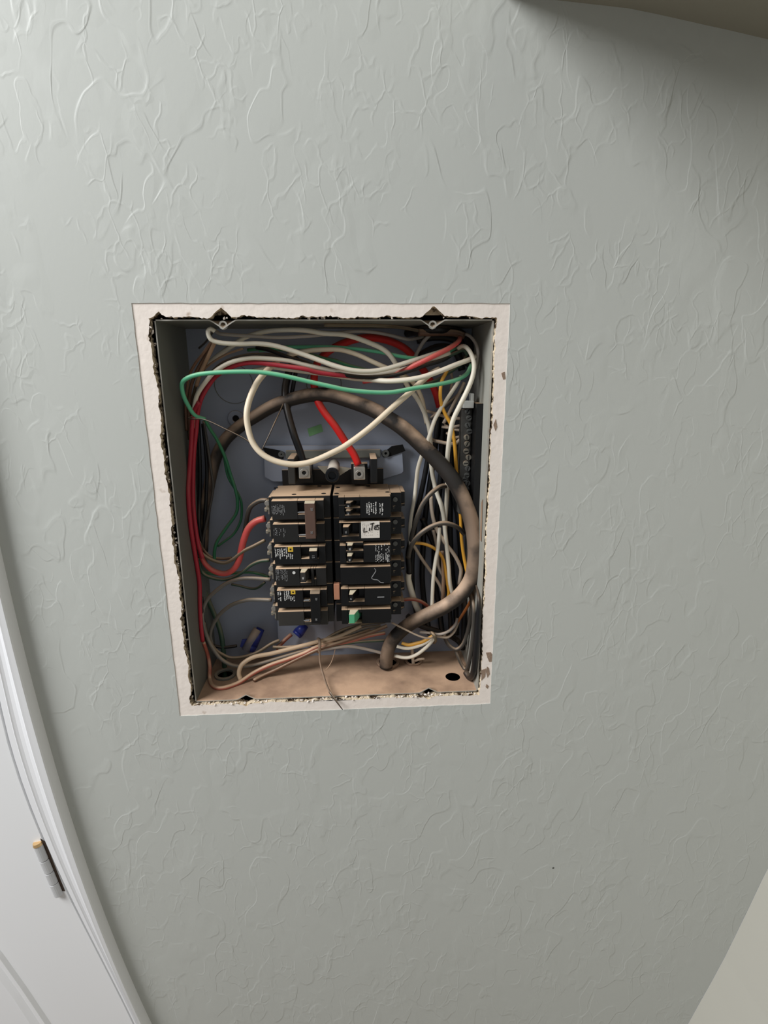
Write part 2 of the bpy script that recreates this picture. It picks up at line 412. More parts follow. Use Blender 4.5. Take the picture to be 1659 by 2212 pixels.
# door slab beside the casing
gap = .0045
bm = bmesh.new()
dz = [z for z in zs if z <= .5]
for za, zb in zip(dz, dz[1:]):
    fa, fb = (cas_left(za)-gap, za), (cas_left(zb)-gap, zb)
    v = [bm.verts.new(p) for p in ((-1.05, -.010, za), (fa[0], -.010, za), (fb[0], -.010, zb), (-1.05, -.010, zb), (fa[0], .03, za), (fb[0], .03, zb))]
    bm.faces.new((v[0], v[1], v[2], v[3])); bm.faces.new((v[1], v[4], v[5], v[2]))
door = link('door_1', bm, DOORM); tag(door, 'white panel door hung beside the moulded casing', kind='structure')
bm = bmesh.new()                          # jamb in the gap behind the casing
for za, zb in zip(dz, dz[1:]):
    v = [bm.verts.new(p) for p in ((cas_left(za)+.02, .006, za), (cas_left(za)-.02, .031, za), (cas_left(zb)-.02, .031, zb), (cas_left(zb)+.02, .006, zb))]
    bm.faces.new(v)
link('door_jamb', bm, CAVITY, door)
# raised moulding of the door panel
bm = bmesh.new()
E0 = [at(x, y, -.010) for x, y in ((-60, 1985), (0, 2060), (50, 2130), (105, 2212), (170, 2310))]
E1 = [at(x, y, -.010) for x, y in ((-60, 2035), (0, 2108), (35, 2155), (72, 2212), (130, 2305))]
prev = None
for a, b in zip(E0, E1):
    mid = (a+b)/2
    row = [bm.verts.new(p) for p in (a+Vector((.004, 0, 0)), a+Vector((0, -.004, 0)), mid+Vector((0, -.001, 0)), b+Vector((0, -.0035, 0)), b+Vector((-.004, 0, 0)))]
    if prev:
        for k in range(4): bm.faces.new((prev[k], prev[k+1], row[k+1], row[k]))
    prev = row
link('panel_moulding', bm, DOORM, door)
# hinge knuckles
hp = [at(x, y, -.0105) for x, y in ((83, 1824), (96, 1856), (107, 1882), (117, 1906), (128, 1932))]
hinge = bpy.data.objects.new('hinge', None); COL.objects.link(hinge); hinge.parent = door
for i in range(4):
    bm = bmesh.new(); a, b = hp[i], hp[i+1]; d_ = (b-a)
    cyl(bm, a+d_*.02, b-d_*.02, .0058, n=18); link('hinge_knuckle', bm, HINGEP, hinge, bevel=.0005)
bm = bmesh.new(); d_ = (hp[0]-hp[1]).normalized(); cyl(bm, hp[0], hp[0]+d_*.004, .0064, .0056, n=18)
o = link('hinge_pin', bm, BRASS, hinge); o['label'] = 'bare brass pin head of the painted hinge'

bm = bmesh.new(); f = bm.faces.new([bm.verts.new(at(x, y, -.0106)) for x, y in ((87, 1812), (97, 1818), (140, 1925), (130, 1925))])
r = bmesh.ops.extrude_face_region(bm, geom=[f]); bmesh.ops.translate(bm, vec=(0, .0005, 0), verts=[g for g in r['geom'] if isinstance(g, bmesh.types.BMVert)])
link('hinge_recess', bm, CAVITY, door)

# ------------------------------------------------------------------ the steel enclosure
encl = thing('electrical_panel', 'open grey steel breaker panel box set in the plastered wall', 'electrical panel')
F0 = .0055
TH = .0014
def dent(x, spots, w, h):
    return sum(h*max(0, 1-abs(x-s)/w) for s in spots)
DT = (.0700, .2965); DBm = (.063, .2985)
def sheet(name, m, fn, us, vs, thick):
    """sheet of steel over a grid; fn(u, v) -> point, thick offsets the back"""
    bm = bmesh.new(); G = [[[bm.verts.new(fn(u, v)+off) for v in vs] for u in us] for off in (Vector((0, 0, 0)), thick)]
    for s in (0, 1):
        for i in range(len(us)-1):
            for j in range(len(vs)-1):
                f = bm.faces.new((G[s][i][j], G[s][i+1][j], G[s][i+1][j+1], G[s][i][j+1]))
    for i in range(len(us)-1):
        f = bm.faces.new((G[0][i][0], G[0][i+1][0], G[1][i+1][0], G[1][i][0])); f.material_index = 1
    return link(name, bm, [m, EDGE], encl)
us = sorted(set([0, W]+[s+k*.0035 for s in DT+DBm for k in range(-6, 7)]+[W*i/12 for i in range(13)]))
us = [u for u in us if 0 <= u <= W]
def top_fn(x, y): return Vector((x, y, -dent(x, DT, .013, .0085)*max(0, 1-(y-F0)/.012)))
o = sheet('top_panel', STEEL, top_fn, us, [F0, F0+.004, F0+.008, F0+.012, .04, D], Vector((0, 0, TH)))
def bot_fn(x, y): return Vector((x, y, -H+dent(x, DBm, .012, .0068)*max(0, 1-(y-F0)/.010)))
YS = F0+.010
lip = sheet('bottom_lip', BOTST, bot_fn, us, [F0, F0+.0025, F0+.005, F0+.0075, YS], Vector((0, 0, -TH)))
for p_ in lip.data.polygons: p_.use_smooth = p_.material_index == 0
# bottom plate with open knockouts
KO = []
for px, py, rx in ((487, 1459, .0105), (838, 1433, .0125), (893, 1429, .0085), (978, 1462, .0100)):
    p = at_z(px, py, -H); KO.append((p.x, min(p.y, D-.014), rx))
bm = bmesh.new()
outer = [(0, YS), (W, YS), (W, D), (0, D)]
es = []
loops = [outer]+[[(x+r*math.cos(a*math.pi/12), y+r*math.sin(a*math.pi/12)) for a in range(24)] for x, y, r in KO]
for lp in loops:
    vs = [bm.verts.new((x, y, -H)) for x, y in lp]; es += [bm.edges.new((vs[i], vs[(i+1) % len(vs)])) for i in range(len(vs))]
bmesh.ops.triangle_fill(bm, use_beauty=True, edges=es)
link('bottom_panel', bm, BOTST, encl)
for i, (x, y, r) in enumerate(KO):
    if i < 3:
        bm = bmesh.new(); ring(bm, (x, y, -H), (0, 0, 1), r, r+.0042, .0035 if i != 2 else .002); link('knockout_ring', bm, STEEL if i == 0 else BOTST, encl, bevel=.0006)
us2 = [0, -H*.25, -H*.5, -H*.75, -H]
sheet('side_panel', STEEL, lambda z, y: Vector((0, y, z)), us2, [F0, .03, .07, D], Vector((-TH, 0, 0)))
sheet('side_panel', LITST, lambda z, y: Vector((W, y, z)), us2, [F0, .03, .07, D], Vector((TH*1.6, 0, 0)))
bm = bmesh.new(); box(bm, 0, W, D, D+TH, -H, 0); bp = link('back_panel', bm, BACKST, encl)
# screw tabs at the lip
for s in DT:
    bm = bmesh.new(); ring(bm, (s, F0+.001, -.0042), (0, 1, 0), .0028, .0046, .003, n=16); link('screw_tab', bm, EDGE, encl)
# embossed knockouts and mounting dimple of the back
def emboss(px, py, radii):
    c = at(px, py, D)
    for r in radii:
        bm = bmesh.new(); ring(bm, (c.x, D-.0006, c.z), (0, 1, 0), r, r+.0009, .0008, n=36); link('knockout_circle', bm, STEEL, encl)
emboss(505, 830, (.024,)); emboss(700, 830, (.022,))
c = at(510, 904, D)
bm = bmesh.new(); ring(bm, (c.x, D-.003, c.z), (0, 1, 0), .0042, .0105, .003, n=28); link('mounting_boss', bm, BACKST, encl, bevel=.001)
bm = bmesh.new(); cyl(bm, (c.x, D-.0016, c.z), (c.x, D-.0004, c.z), .0042, n=20); link('mounting_hole', bm, HOLE, encl)
bm = bmesh.new()
q = [at(x, y, D-.0004) for x, y in ((664, 926), (694, 916), (698, 932), (668, 943))]
vs = [bm.verts.new(p) for p in q]; f = bm.faces.new(vs); r = bmesh.ops.extrude_face_region(bm, geom=[f]); bmesh.ops.translate(bm, vec=(0, .0003, 0), verts=[g for g in r['geom'] if isinstance(g, bmesh.types.BMVert)])
o = link('inspection_sticker', bm, LGREEN, encl); o['label'] = 'small tilted pale green sticker'
# tan chip of paper caught on the right side
bm = bmesh.new()
q = [at(x, y, .02) for x, y in ((1039, 1072), (1046, 1085), (1041, 1165), (1036, 1165), (1036, 1100))]
vs = [bm.verts.new(Vector((W-.0006, p.y, p.z))) for p in [Vector((0, .012, at(1040, 1074, .02).z)), Vector((0, .020, at(1040, 1086, .02).z)), Vector((0, .019, at(1040, 1165, .02).z)), Vector((0, .010, at(1040, 1165, .02).z))]]
bm.faces.new(vs); o = link('tan_strip', bm, TIE, encl); o['label'] = 'tan strip of paper on the side'

# ------------------------------------------------------------------ bus assembly
bus = thing('bus_assembly', 'grey mounting plate with two feeder lugs above the breakers', 'bus bar')
bm = bmesh.new()
pts = [at(x, y, .100) for x, y in ((570, 963), (868, 962), (871, 1018), (868, 1022), (810, 1040), (590, 1040), (572, 1030))]
vs = [bm.verts.new(p) for p in pts]; f = bm.faces.new(vs)
r = bmesh.ops.extrude_face_region(bm, geom=[f]); bmesh.ops.translate(bm, vec=(0, .004, 0), verts=[g for g in r['geom'] if isinstance(g, bmesh.types.BMVert)])
link('mounting_plate', bm, BACKST, bus)
bm = bmesh.new(); pxbox(bm, 617, 972, 822, 990, .094, .100); link('plate_step', bm, STEEL, bus, bevel=.001)
bm = bmesh.new(); pxbox(bm, 600, 1330, 722, 1402, .100, .104); link('lower_plate', bm, BACKST, bus, bevel=.001)
bm = bmesh.new(); box(bm, .112, .246, .094, .1085, -.366, -.178); link('bus_base', bm, BLACKP, bus)
for pts_ in (((565, 966), (604, 973), (614, 977), (612, 992), (600, 990), (575, 980)), ((824, 980), (836, 972), (846, 964), (870, 960), (876, 974), (860, 980), (842, 986), (828, 988))):
    bm = bmesh.new(); vs = [bm.verts.new(at(x, y, .0985)) for x, y in pts_]; f = bm.faces.new(vs)
    r = bmesh.ops.extrude_face_region(bm, geom=[f]); bmesh.ops.translate(bm, vec=(0, .001, 0), verts=[g for g in r['geom'] if isinstance(g, bmesh.types.BMVert)])
    link('key_slot', bm, HOLE, bus)
bm = bmesh.new(); c = at(833, 979, .098); ring(bm, c, (0, -1, 0), .0018, .0048, .002, n=16); link('slot_screw', bm, SCREWM, bus)
bm = bmesh.new(); c = at(608, 981, .098); ring(bm, c, (0, -1, 0), .001, .004, .002, n=16); link('slot_screw', bm, SCREWM, bus)
for cx, cz_ in ((657, 1021), (776, 1024)):
    bm = bmesh.new(); pxbox(bm, cx-12, cz_-15, cx+13, cz_+13, .052, .078); lug = link('feeder_lug', bm, METAL, bus, bevel=.0012)
    c = at(cx, cz_, .052)
    bm = bmesh.new(); ring(bm, (c.x, c.y, c.z), (0, -1, 0), .0026, .0052, .0012, n=24); link('lug_screw', bm, METAL, lug, bevel=.0004)
    bm = bmesh.new(); cyl(bm, (c.x, c.y-.0002, c.z), (c.x, c.y-.0005, c.z), .0027, n=6); link('hex_socket', bm, HOLE, lug)
    bm = bmesh.new(); pxbox(bm, cx-17, cz_-22, cx+18, cz_+22, .079, .094); link('lug_base', bm, BLACKP, bus)
bm = bmesh.new(); pxbox(bm, 622, 990, 637, 1046, .050, .098); link('barrier_fin', bm, GREYP, bus, bevel=.001)
bm = bmesh.new(); pxbox(bm, 800, 990, 815, 1044, .050, .098); link('barrier_fin', bm, BLACKP, bus, bevel=.001)
c = at(718, 1026, .040); c2 = at(722, 1004, .085)
bm = bmesh.new(); cyl(bm, c+(c2-c)*.25, c2, .0078, .0072, n=24); link('bolt_shaft', bm, BROWNP, bus, True)
bm = bmesh.new(); ring(bm, c+Vector((0, .006, 0)), (c-c2).normalized(), .0048, .0088, .008, n=28); link('bolt_head', bm, RUBBER, bus, bevel=.001)
bm = bmesh.new(); d_ = (c2-c).normalized(); cyl(bm, c+Vector((0, .0035, 0)), c+Vector((0, .006, 0)), .0052, n=24); link('bolt_socket', bm, RUBBER, bus)
bm = bmesh.new()
for tri in (((686, 1008), (708, 1008), (704, 1026)), ((732, 1008), (758, 1012), (733, 1028))):
    vs = [bm.verts.new(at(x, y, .066)) for x, y in tri]; f = bm.faces.new(vs)
    r = bmesh.ops.extrude_face_region(bm, geom=[f]); bmesh.ops.translate(bm, vec=(0, .003, 0), verts=[g for g in r['geom'] if isinstance(g, bmesh.types.BMVert)])
link('bolt_bracket', bm, DULLM, bus)

# ------------------------------------------------------------------ breakers
ROW = [-.1982, -.2272, -.2560, -.2845, -.3132, -.3420, -.3672]
FY, MY, BY = .020, .031, .094           # raised face, shoulder, back
def housing(parent, side, row, slots, m, flush=False, name='housing', raised=True, split=False):
    zt, zb = ROW[row], ROW[row+1]
    xl, xr = (.1060, .1775) if side == 'L' else (.1806, .2520)
    bm = bmesh.new()
    box(bm, xl, xr, MY, BY, zb+.0004, zt-.0003)
    rz1 = zt-.0003 if flush else zt-.0036
    rz0 = zb+.0016
    rx0, rx1 = (xl+.0016, xr-.0075) if side == 'L' else (xl+.0070, xr-.0016)
    # face made of strips round the slots
    cuts = sorted([pxrect(*s, FY) for s in slots], key=lambda c: (c[0]))
    cols = []
    for c in cuts:
        for g in cols:
            if c[0] < g[1] and c[1] > g[0]: g[0] = min(g[0], c[0]); g[1] = max(g[1], c[1]); g[2].append(c); break
        else: cols.append([c[0], c[1], [c]])
    x = rx0
    for g in cols:
        box(bm, x, g[0], FY, MY, rz0, rz1); z = rz1
        for c in sorted(g[2], key=lambda c: -c[3]):
            box(bm, g[0], g[1], FY, MY, c[3], z); z = c[2]
        box(bm, g[0], g[1], FY, MY, rz0, z)
        x = g[1]
    box(bm, x, rx1, FY, MY, rz0, rz1)
    if side == 'L':
        box(bm, xl-.0040, xl, MY+.004, BY-.02, zb+.002, zt-.002)
    else:
        box(bm, xr, xr+.0135, MY+.010, BY-.006, zb+.003, zt-.0004 if row == 0 else zt-.003)
        box(bm, xr+.0135, xr+.0185, MY+.016, BY-.012, zb+.009, zt-.0006 if row == 0 else zt-.007)
    return link(name, bm, m, parent, bevel=.0007)
def handle(parent, px, top, d, m, mark=None, name='switch_handle', lean=0.0, topmat=None, mm=PRINT):
    """toggle: px = front face rectangle; leans sideways by lean (m) towards its slot"""
    x0, x1, z0, z1 = pxrect(*px, d)
    bm = bmesh.new()
    v = [bm.verts.new(p) for p in ((x0, d, z0), (x1, d, z0), (x1, d, z1), (x0, d, z1), (x0+lean*.3-.0008, MY+.002, z0-.0004), (x1+lean, MY+.002, z0-.0004), (x1+lean, MY+.002, z1+.0004), (x0+lean*.3-.0008, MY+.002, z1+.0004))]
    for i, f in enumerate(((0, 1, 2, 3), (4, 7, 6, 5), (0, 4, 5, 1), (3, 2, 6, 7), (0, 3, 7, 4), (1, 5, 6, 2))):
        fc = bm.faces.new([v[k] for k in f])
        if i == 3 and topmat: fc.material_index = 1
    h = link(name, bm, [m, topmat] if topmat else m, parent, bevel=.0006)
    if mark: lettering(mark, (x0+x1)/2, (z0+z1)/2-.001, d-.0006, min(x1-x0, z1-z0)*.48, h, mm)
    return h
def lettering(txt, x, z, y, size, parent, m, rot=math.pi/2, name='rating_mark'):
    cu = bpy.data.curves.new(name, 'FONT'); cu.body = txt; cu.size = size; cu.align_x = 'CENTER'; cu.align_y = 'CENTER'; cu.extrude = .00015
    o = bpy.data.objects.new(name, cu); COL.objects.link(o); cu.materials.append(m)
    o.location = (x, y, z); o.rotation_euler = (math.pi/2, rot, 0)
    dg = bpy.context.evaluated_depsgraph_get(); me = bpy.data.meshes.new_from_object(o.evaluated_get(dg)); mw = o.matrix_basis.copy()
    bpy.data.objects.remove(o); bpy.data.curves.remove(cu)
    me.transform(mw); me.materials.clear(); me.materials.append(m)
    o = bpy.data.objects.new(name, me); COL.objects.link(o); o.parent = parent
    return o
def print_block(parent, px, d, seed, m, ncol=5, dens=.75, name='printed_label'):
    """worn fine print: short dashes standing in columns, since the breakers lie on their sides"""
    r = random.Random(seed); x0, x1, z0, z1 = pxrect(*px, d); bm = bmesh.new(); cw = (x1-x0)/ncol
    for i in range(ncol):
        if r.random() < .08: continue
        z = z1-r.uniform(0, .15)*(z1-z0); end = z0+r.uniform(0, .3)*(z1-z0)
        while z > end:
            L = r.uniform(.00035, .0011)
            if r.random() < dens:
                w = cw*r.uniform(.3, .62); xx = x0+i*cw+r.uniform(0, .2)*cw
                box(bm, xx, xx+w, d-.00022, d+.0001, z-L, z)
            z -= L+r.uniform(.00025, .0007)
    return link(name, bm, m, parent)
def logo(parent, px, d):
    x0, x1, z0, z1 = pxrect(*px, d); cx, cz = (x0+x1)/2, (z0+z1)/2; s = min(x1-x0, z1-z0)/2
    bm = bmesh.new(); box(bm, cx-s, cx+s, d-.0003, d+.0001, cz-s, cz+s)
    o = link('yellow_emblem', bm, YELLOWP, parent); o['label'] = 'small yellow square emblem with a dark centre'
    bm = bmesh.new(); box(bm, cx-s*.34, cx+s*.34, d-.0005, d-.0002, cz-s*.34, cz+s*.34); link('emblem_centre', bm, INK, o)
    bm = bmesh.new()
def terminal(parent, side, row, n=1):
    zt, zb = ROW[row], ROW[row+1]; zc = (zt+zb)/2
    bm = bmesh.new()
    if side == 'L':
        box(bm, .0965, .1035, .047, .060, zc-.0075, zc+.0060)
        box(bm, .0935, .0975, .050, .066, zc-.0105, zc-.0050)
        o = link('terminal_clamp', bm, DULLM, parent, bevel=.0012)
        bm = bmesh.new(); cyl(bm, (.0985, .0465, zc+.002), (.0985, .0440, zc+.002), .0034, n=12)
        link('terminal_screw', bm, METAL, o, bevel=.0005)
        bm = bmesh.new()
        v = [bm.verts.new(p) for p in ((.1005, .040, zc-.004), (.1060, .036, zc+.001), (.1060, .036, zc-.010), (.0990, .045, zc-.012), (.1060, .060, zc-.010), (.1060, .060, zc+.001), (.1005, .060, zc-.004), (.0990, .060, zc-.012))]
        for f in ((0, 1, 2, 3), (0, 6, 5, 1), (3, 2, 4, 7), (0, 3, 7, 6)): bm.faces.new([v[k] for k in f])
        link('terminal_wedge', bm, DULLM, parent)
    else:
        v = [bm.verts.new(p) for p in ((.2545, .040, zc-.0035), (.2700, .044, zc-.0010), (.2660, .046, zc-.0060), (.2550, .040, zc-.0075), (.2545, .060, zc-.0035), (.2700, .060, zc-.0010), (.2660, .060, zc-.0060), (.2550, .060, zc-.0075))]
        for f in ((0, 1, 2, 3), (4, 7, 6, 5), (0, 4, 5, 1), (1, 5, 6, 2), (2, 6, 7, 3), (3, 7, 4, 0)): bm.faces.new([v[k] for k in f])
        o = link('terminal_clamp', bm, GREYP, parent, bevel=.0006)
        bm = bmesh.new(); cyl(bm, (.2575, .0405, zc+.005), (.2575, .0385, zc+.005), .0032, n=12)
        link('terminal_screw', bm, SCREWM, o, bevel=.0005)

# left column
b = thing('double_breaker', 'dusty black double breaker with brown handle tie, topmost of left column', 'circuit breaker')
housing(b, 'L', 0, [(643, 1086, 681, 1110)], BLACK2); housing(b, 'L', 1, [(645, 1135, 683, 1158)], BLACK2)
print_block(b, (587, 1090, 616, 1114), FY, 1, PRINTG, 10, .85); print_block(b, (591, 1139, 618, 1162), FY, 2, PRINTG, 9, .5)
h = handle(b, (659, 1087, 681, 1164), None, .008, BROWNP, name='handle_tie', topmat=IVORY); h['label'] = 'brown handle tie joining both poles'
for zz in (1098, 1148):
    c = at(673, zz+2, .0078); lettering('20', c.x, c.z, .0076, .0036, h, PRINTG)
    x0, x1, z0, z1 = pxrect(667, zz-9, 676, zz+12, .0078)
for px in ((643, 1086, 660, 1090), (645, 1135, 660, 1138)):
    bm = bmesh.new(); pxbox(bm, px[0], px[1]+20, px[2]+6, px[1]+21.5, FY-.0004, FY+.002); link('slot_edge', bm, PRINTG, b)
terminal(b, 'L', 0); terminal(b, 'L', 1)
b1 = b
b = thing('breaker', 'black breaker with yellow emblem and white-topped handle, third row of left column', 'circuit breaker')
housing(b, 'L', 2, [(650, 1184, 688, 1206)], BLACKP); print_block(b, (594, 1183, 622, 1208), FY, 3, PRINT, 6, .9); print_block(b, (622, 1194, 634, 1209), FY, 13, PRINT, 3, .9); logo(b, (622, 1181, 633, 1192), FY)
handle(b, (668, 1190, 685, 1211), None, .0095, BLACKC, '15', topmat=IVORY, lean=.0, mm=PRINTG); terminal(b, 'L', 2)
b = thing('breaker', 'dusty black breaker with grey handle thrown left, fourth row of left column', 'circuit breaker')
housing(b, 'L', 3, [(648, 1230, 672, 1258), (678, 1231, 683, 1250)], BLACK2); print_block(b, (596, 1229, 622, 1256), FY, 4, PRINTG, 10, .8)
bm = bmesh.new(); c = at(635, 1237, FY); cyl(bm, (c.x, FY-.0005, c.z), (c.x, FY+.0003, c.z), .0019, n=16); link('indicator_dot', bm, PRINT, b)
handle(b, (649, 1236, 660, 1258), None, .0085, GREYP, '20', topmat=IVORY, lean=.005); terminal(b, 'L', 3)
b = thing('double_breaker', 'black double breaker with yellow emblem and black handle tie, bottom of left column', 'circuit breaker')
housing(b, 'L', 4, [(655, 1277, 692, 1298)], BLACKP); housing(b, 'L', 5, [(657, 1322, 692, 1342)], GREYP)
print_block(b, (600, 1276, 627, 1300), FY, 5, PRINT, 6, .85); print_block(b, (627, 1287, 638, 1300), FY, 15, PRINT, 3, .9); logo(b, (628, 1274, 638, 1284), FY)
h = handle(b, (671, 1282, 692, 1347), None, .0085, BLACKC, name='handle_tie', topmat=DULLM)
for zz in (1294, 1338):
    c = at(683, zz, .0083); lettering('30', c.x, c.z, .0081, .0034, h, PRINTG)
for y in (1296.5, 1340):
    bm = bmesh.new(); pxbox(bm, 656, y, 668, y+1.5, FY-.0004, FY+.002); link('slot_edge', bm, PRINTG, b)
terminal(b, 'L', 4); terminal(b, 'L', 5)
# right column
b = thing('tandem_breaker', 'black tandem breaker with white print under tan dusty top, topmost of right column', 'circuit breaker')
housing(b, 'R', 0, [(745, 1082, 778, 1096), (745, 1100, 778, 1112)], BLACKC, flush=True); print_block(b, (791, 1083, 829, 1113), FY, 6, PRINT, 8, .92)
handle(b, (747, 1086, 757, 1096), None, .0105, BLACKC, '15', topmat=DULLM, lean=.008); handle(b, (747, 1103, 757, 1112), None, .0105, BLACKC, '15', topmat=DULLM, lean=.008); terminal(b, 'R', 0)
bm = bmesh.new(); pxbox(bm, 732, 1091, 746, 1092.6, FY-.0002, FY+.001); link('seam_line', bm, GREYP, b)
b = thing('breaker', 'black breaker with white handwritten paper sticker, second row of right column', 'circuit breaker')
housing(b, 'R', 1, [(738, 1130, 776, 1158)], BLACKC); handle(b, (741, 1138, 753, 1157), None, .011, BLACKC, '20', topmat=GREYP, lean=.005, mm=PRINTG); terminal(b, 'R', 1)
X0, X1, Z0, Z1 = pxrect(780, 1126, 820, 1162, FY)
bm = bmesh.new(); box(bm, X0, X1, FY-.0005, FY, Z0, Z1); st = link('paper_sticker', bm, PAPER, b); st['label'] = 'white paper sticker handwritten LiTES'
print_block(st, (782, 1128, 818, 1160), FY-.0005, 21, mat('pale_print', (198, 190, 182), .8), 9, .5)
strokes = [[(.17, .62), (.13, .36), (.33, .42)], [(.46, .62), (.44, .44)], [(.48, .84), (.70, .90)], [(.62, .86), (.56, .47)],
           [(.72, .52), (.74, .72), (.92, .78)], [(.73, .62), (.86, .67)], [(.72, .52), (.84, .53)], [(.98, .78), (.86, .70), (.96, .62), (.93, .50), (.80, .55)]]
bm = bmesh.new()
for s in strokes:
    tube(bm, [Vector((X0+(X1-X0)*u, FY-.0007, Z0+(Z1-Z0)*v)) for u, v in s], .00062, 6)
o = link('handwriting', bm, INK, st); o['label'] = 'black handwritten letters LiTES'
b = thing('tandem_breaker', 'black tandem breaker with two handles and white print, third row of right column', 'circuit breaker')
housing(b, 'R', 2, [(748, 1171, 785, 1189), (748, 1194, 785, 1213)], BLACKP); print_block(b, (811, 1174, 842, 1198), FY, 7, PRINT, 10, .5); print_block(b, (811, 1196, 842, 1214), FY, 8, PRINT, 10, .9)
handle(b, (750, 1178, 761, 1190), None, .0095, BLACKC, '20', topmat=IVORY, lean=.004); handle(b, (750, 1201, 760, 1214), None, .0095, BLACKC, '20', topmat=IVORY, lean=.004); terminal(b, 'R', 2)
b = thing('blank_filler', 'plain black blank filler plate with white scratch, fourth row of right column', 'filler plate')
housing(b, 'R', 3, [], BLACKC); terminal(b, 'R', 3)
bm = bmesh.new()
tube(bm, spline([at(x, y, FY-.0001) for x, y in ((809, 1228), (812, 1233), (806, 1243), (803, 1249), (808, 1252), (816, 1253), (822, 1258), (829, 1259))], .002), .0005, 6)
link('scratch', bm, PRINTG, b)
b = thing('breaker', 'black breaker with ivory-topped handle, fifth row of right column', 'circuit breaker')
housing(b, 'R', 4, [(753, 1273, 788, 1299)], BLACKC); handle(b, (754, 1284, 762, 1300), None, .0085, BLACKC, '15', topmat=IVORY, lean=.009); terminal(b, 'R', 4)
bm = bmesh.new(); pxbox(bm, 721, 1262, 734, 1296, .024, .034); o = link('side_tab', bm, PINKP, b, bevel=.0008); o['label'] = 'tan-pink tab beside the breaker'
bm = bmesh.new(); pxbox(bm, 815, 1289, 830, 1291, FY-.0003, FY+.001); link('slot_edge', bm, PRINTG, b)
b = thing('breaker', 'black breaker with green handle, bottom of right column', 'circuit breaker')
housing(b, 'R', 5, [(752, 1324, 782, 1346)], BLACKC); handle(b, (754, 1327, 766, 1347), None, .0075, GREENP, None, topmat=IVORY, lean=.010)['label'] = 'green handle'; terminal(b, 'R', 5)
# rivet holes in the tan tops of the first row
for px, py in ((596, 1054), (635, 1068), (699, 1066), (690, 1050), (730, 1053), (727, 1066), (795, 1050), (837, 1063)):
    p = at_z(px, py, ROW[0]-.0002); p.y = max(.036, min(p.y, .09))
    bm = bmesh.new(); cyl(bm, (p.x, p.y, ROW[0]-.001), (p.x, p.y, ROW[0]+.0001), .0028, n=14)
    link('rivet_hole', bm, HOLE, b1 if px < 713 else bpy.data.objects['tandem_breaker'])

# ------------------------------------------------------------------ neutral bar
nb = thing('neutral_bar', 'grey metal neutral bar with a row of screws on the right side', 'terminal bar')
bt, bb_ = at(1010, 884, .052), at(1005, 1110, .052)
bm = bmesh.new(); box(bm, .3405, .3535, .052, .066, bb_.z, bt.z); link('bar', bm, BARM, nb, bevel=.0008)
bm = bmesh.new(); pxbox(bm, 1001, 866, 1024, 882, .040, .060); pxbox(bm, 1018, 850, 1024, 870, .046, .060); link('bar_bracket', bm, mat('pale_grey_plastic', (176, 176, 170), .6), nb, bevel=.0006)
bm = bmesh.new(); box(bm, .354, .3612, .030, .108, bb_.z-.03, bt.z+.008); link('bar_base', bm, BLACKP, nb)  # black base enlarged forward and down to stand in for shade on the side
for i, (px, py) in enumerate(((1010, 889), (1013, 903), (1010, 919), (1014, 932), (1008, 945), (1009, 959), (1007, 975), (1012, 988), (1006, 1001), (1010, 1012), (1008, 1027), (1004, 1035), (1010, 1044), (1008, 1056), (1004, 1068), (1009, 1080), (1005, 1092))):
    c = at(px, py, .051); c.x = min(max(c.x, .3435), .3515)
    bm = bmesh.new(); cyl(bm, (c.x, .0525, c.z), (c.x, .0495, c.z), .0036, n=14)
    s = link('bar_screw', bm, DULLM if i in (4, 5, 6, 7, 8) else SCREWM, nb, bevel=.0005)
    a = random.uniform(0, 3.1); v = Vector((math.cos(a), 0, math.sin(a)))*.0027; w = Vector((-v.z, 0, v.x))*.22
    bm = bmesh.new(); q = [Vector((c.x, .0494, c.z))+k for k in (v+w, v-w, -v-w, -v+w)]; bm.faces.new([bm.verts.new(p) for p in q]); link('screw_slot', bm, HOLE, s)

# ------------------------------------------------------------------ wires
def inside(px, py, d, r):
    """depth d, brought forward where the ray would leave the box through a side, the bottom or the back"""
    rr = ray(px, py); d = min(d, D-r)
    for lim, i, sgn in ((-H+r, 2, -1), (-r, 2, 1), (r, 0, -1), (W-r, 0, 1)):
        if rr[i]*sgn > 0:
            y = CAM[1]+rr.y*(lim-CAM[i])/rr[i]
            if y < d: d = max(y, .002)
    return d
def wire(name, label, m, r, depth, pts, cat='wire', n=10, flat=1.0, group=None, free=False):
    """pts: 'x,y x,y ...' as seen; depth: number or list spread evenly over the points; r in mm (or list)"""
    P = [tuple(float(v) for v in p.split(',')) for p in pts.split()]
    k = len(P)
    dl = depth if isinstance(depth, (list, tuple)) else [depth]*2
    rl = r if isinstance(r, (list, tuple)) else [r]*2
    def spread(lst, i):
        t = i/(k-1)*(len(lst)-1); j = min(int(t), len(lst)-2); return lst[j]+(lst[j+1]-lst[j])*(t-j)
    pts3 = [at(x, y, spread(dl, i) if free else inside(x, y, spread(dl, i), spread(rl, i)/1000)) for i, (x, y) in enumerate(P)]
    sm = spline(pts3); mm = len(sm)
    bm = bmesh.new(); tube(bm, sm, [spread(rl, i*(k-1)/(mm-1))/1000 for i in range(mm)], n, flat)
    o = link(name, bm, WM[m] if isinstance(m, str) else m, None, True)
    return tag(o, label, cat, group)

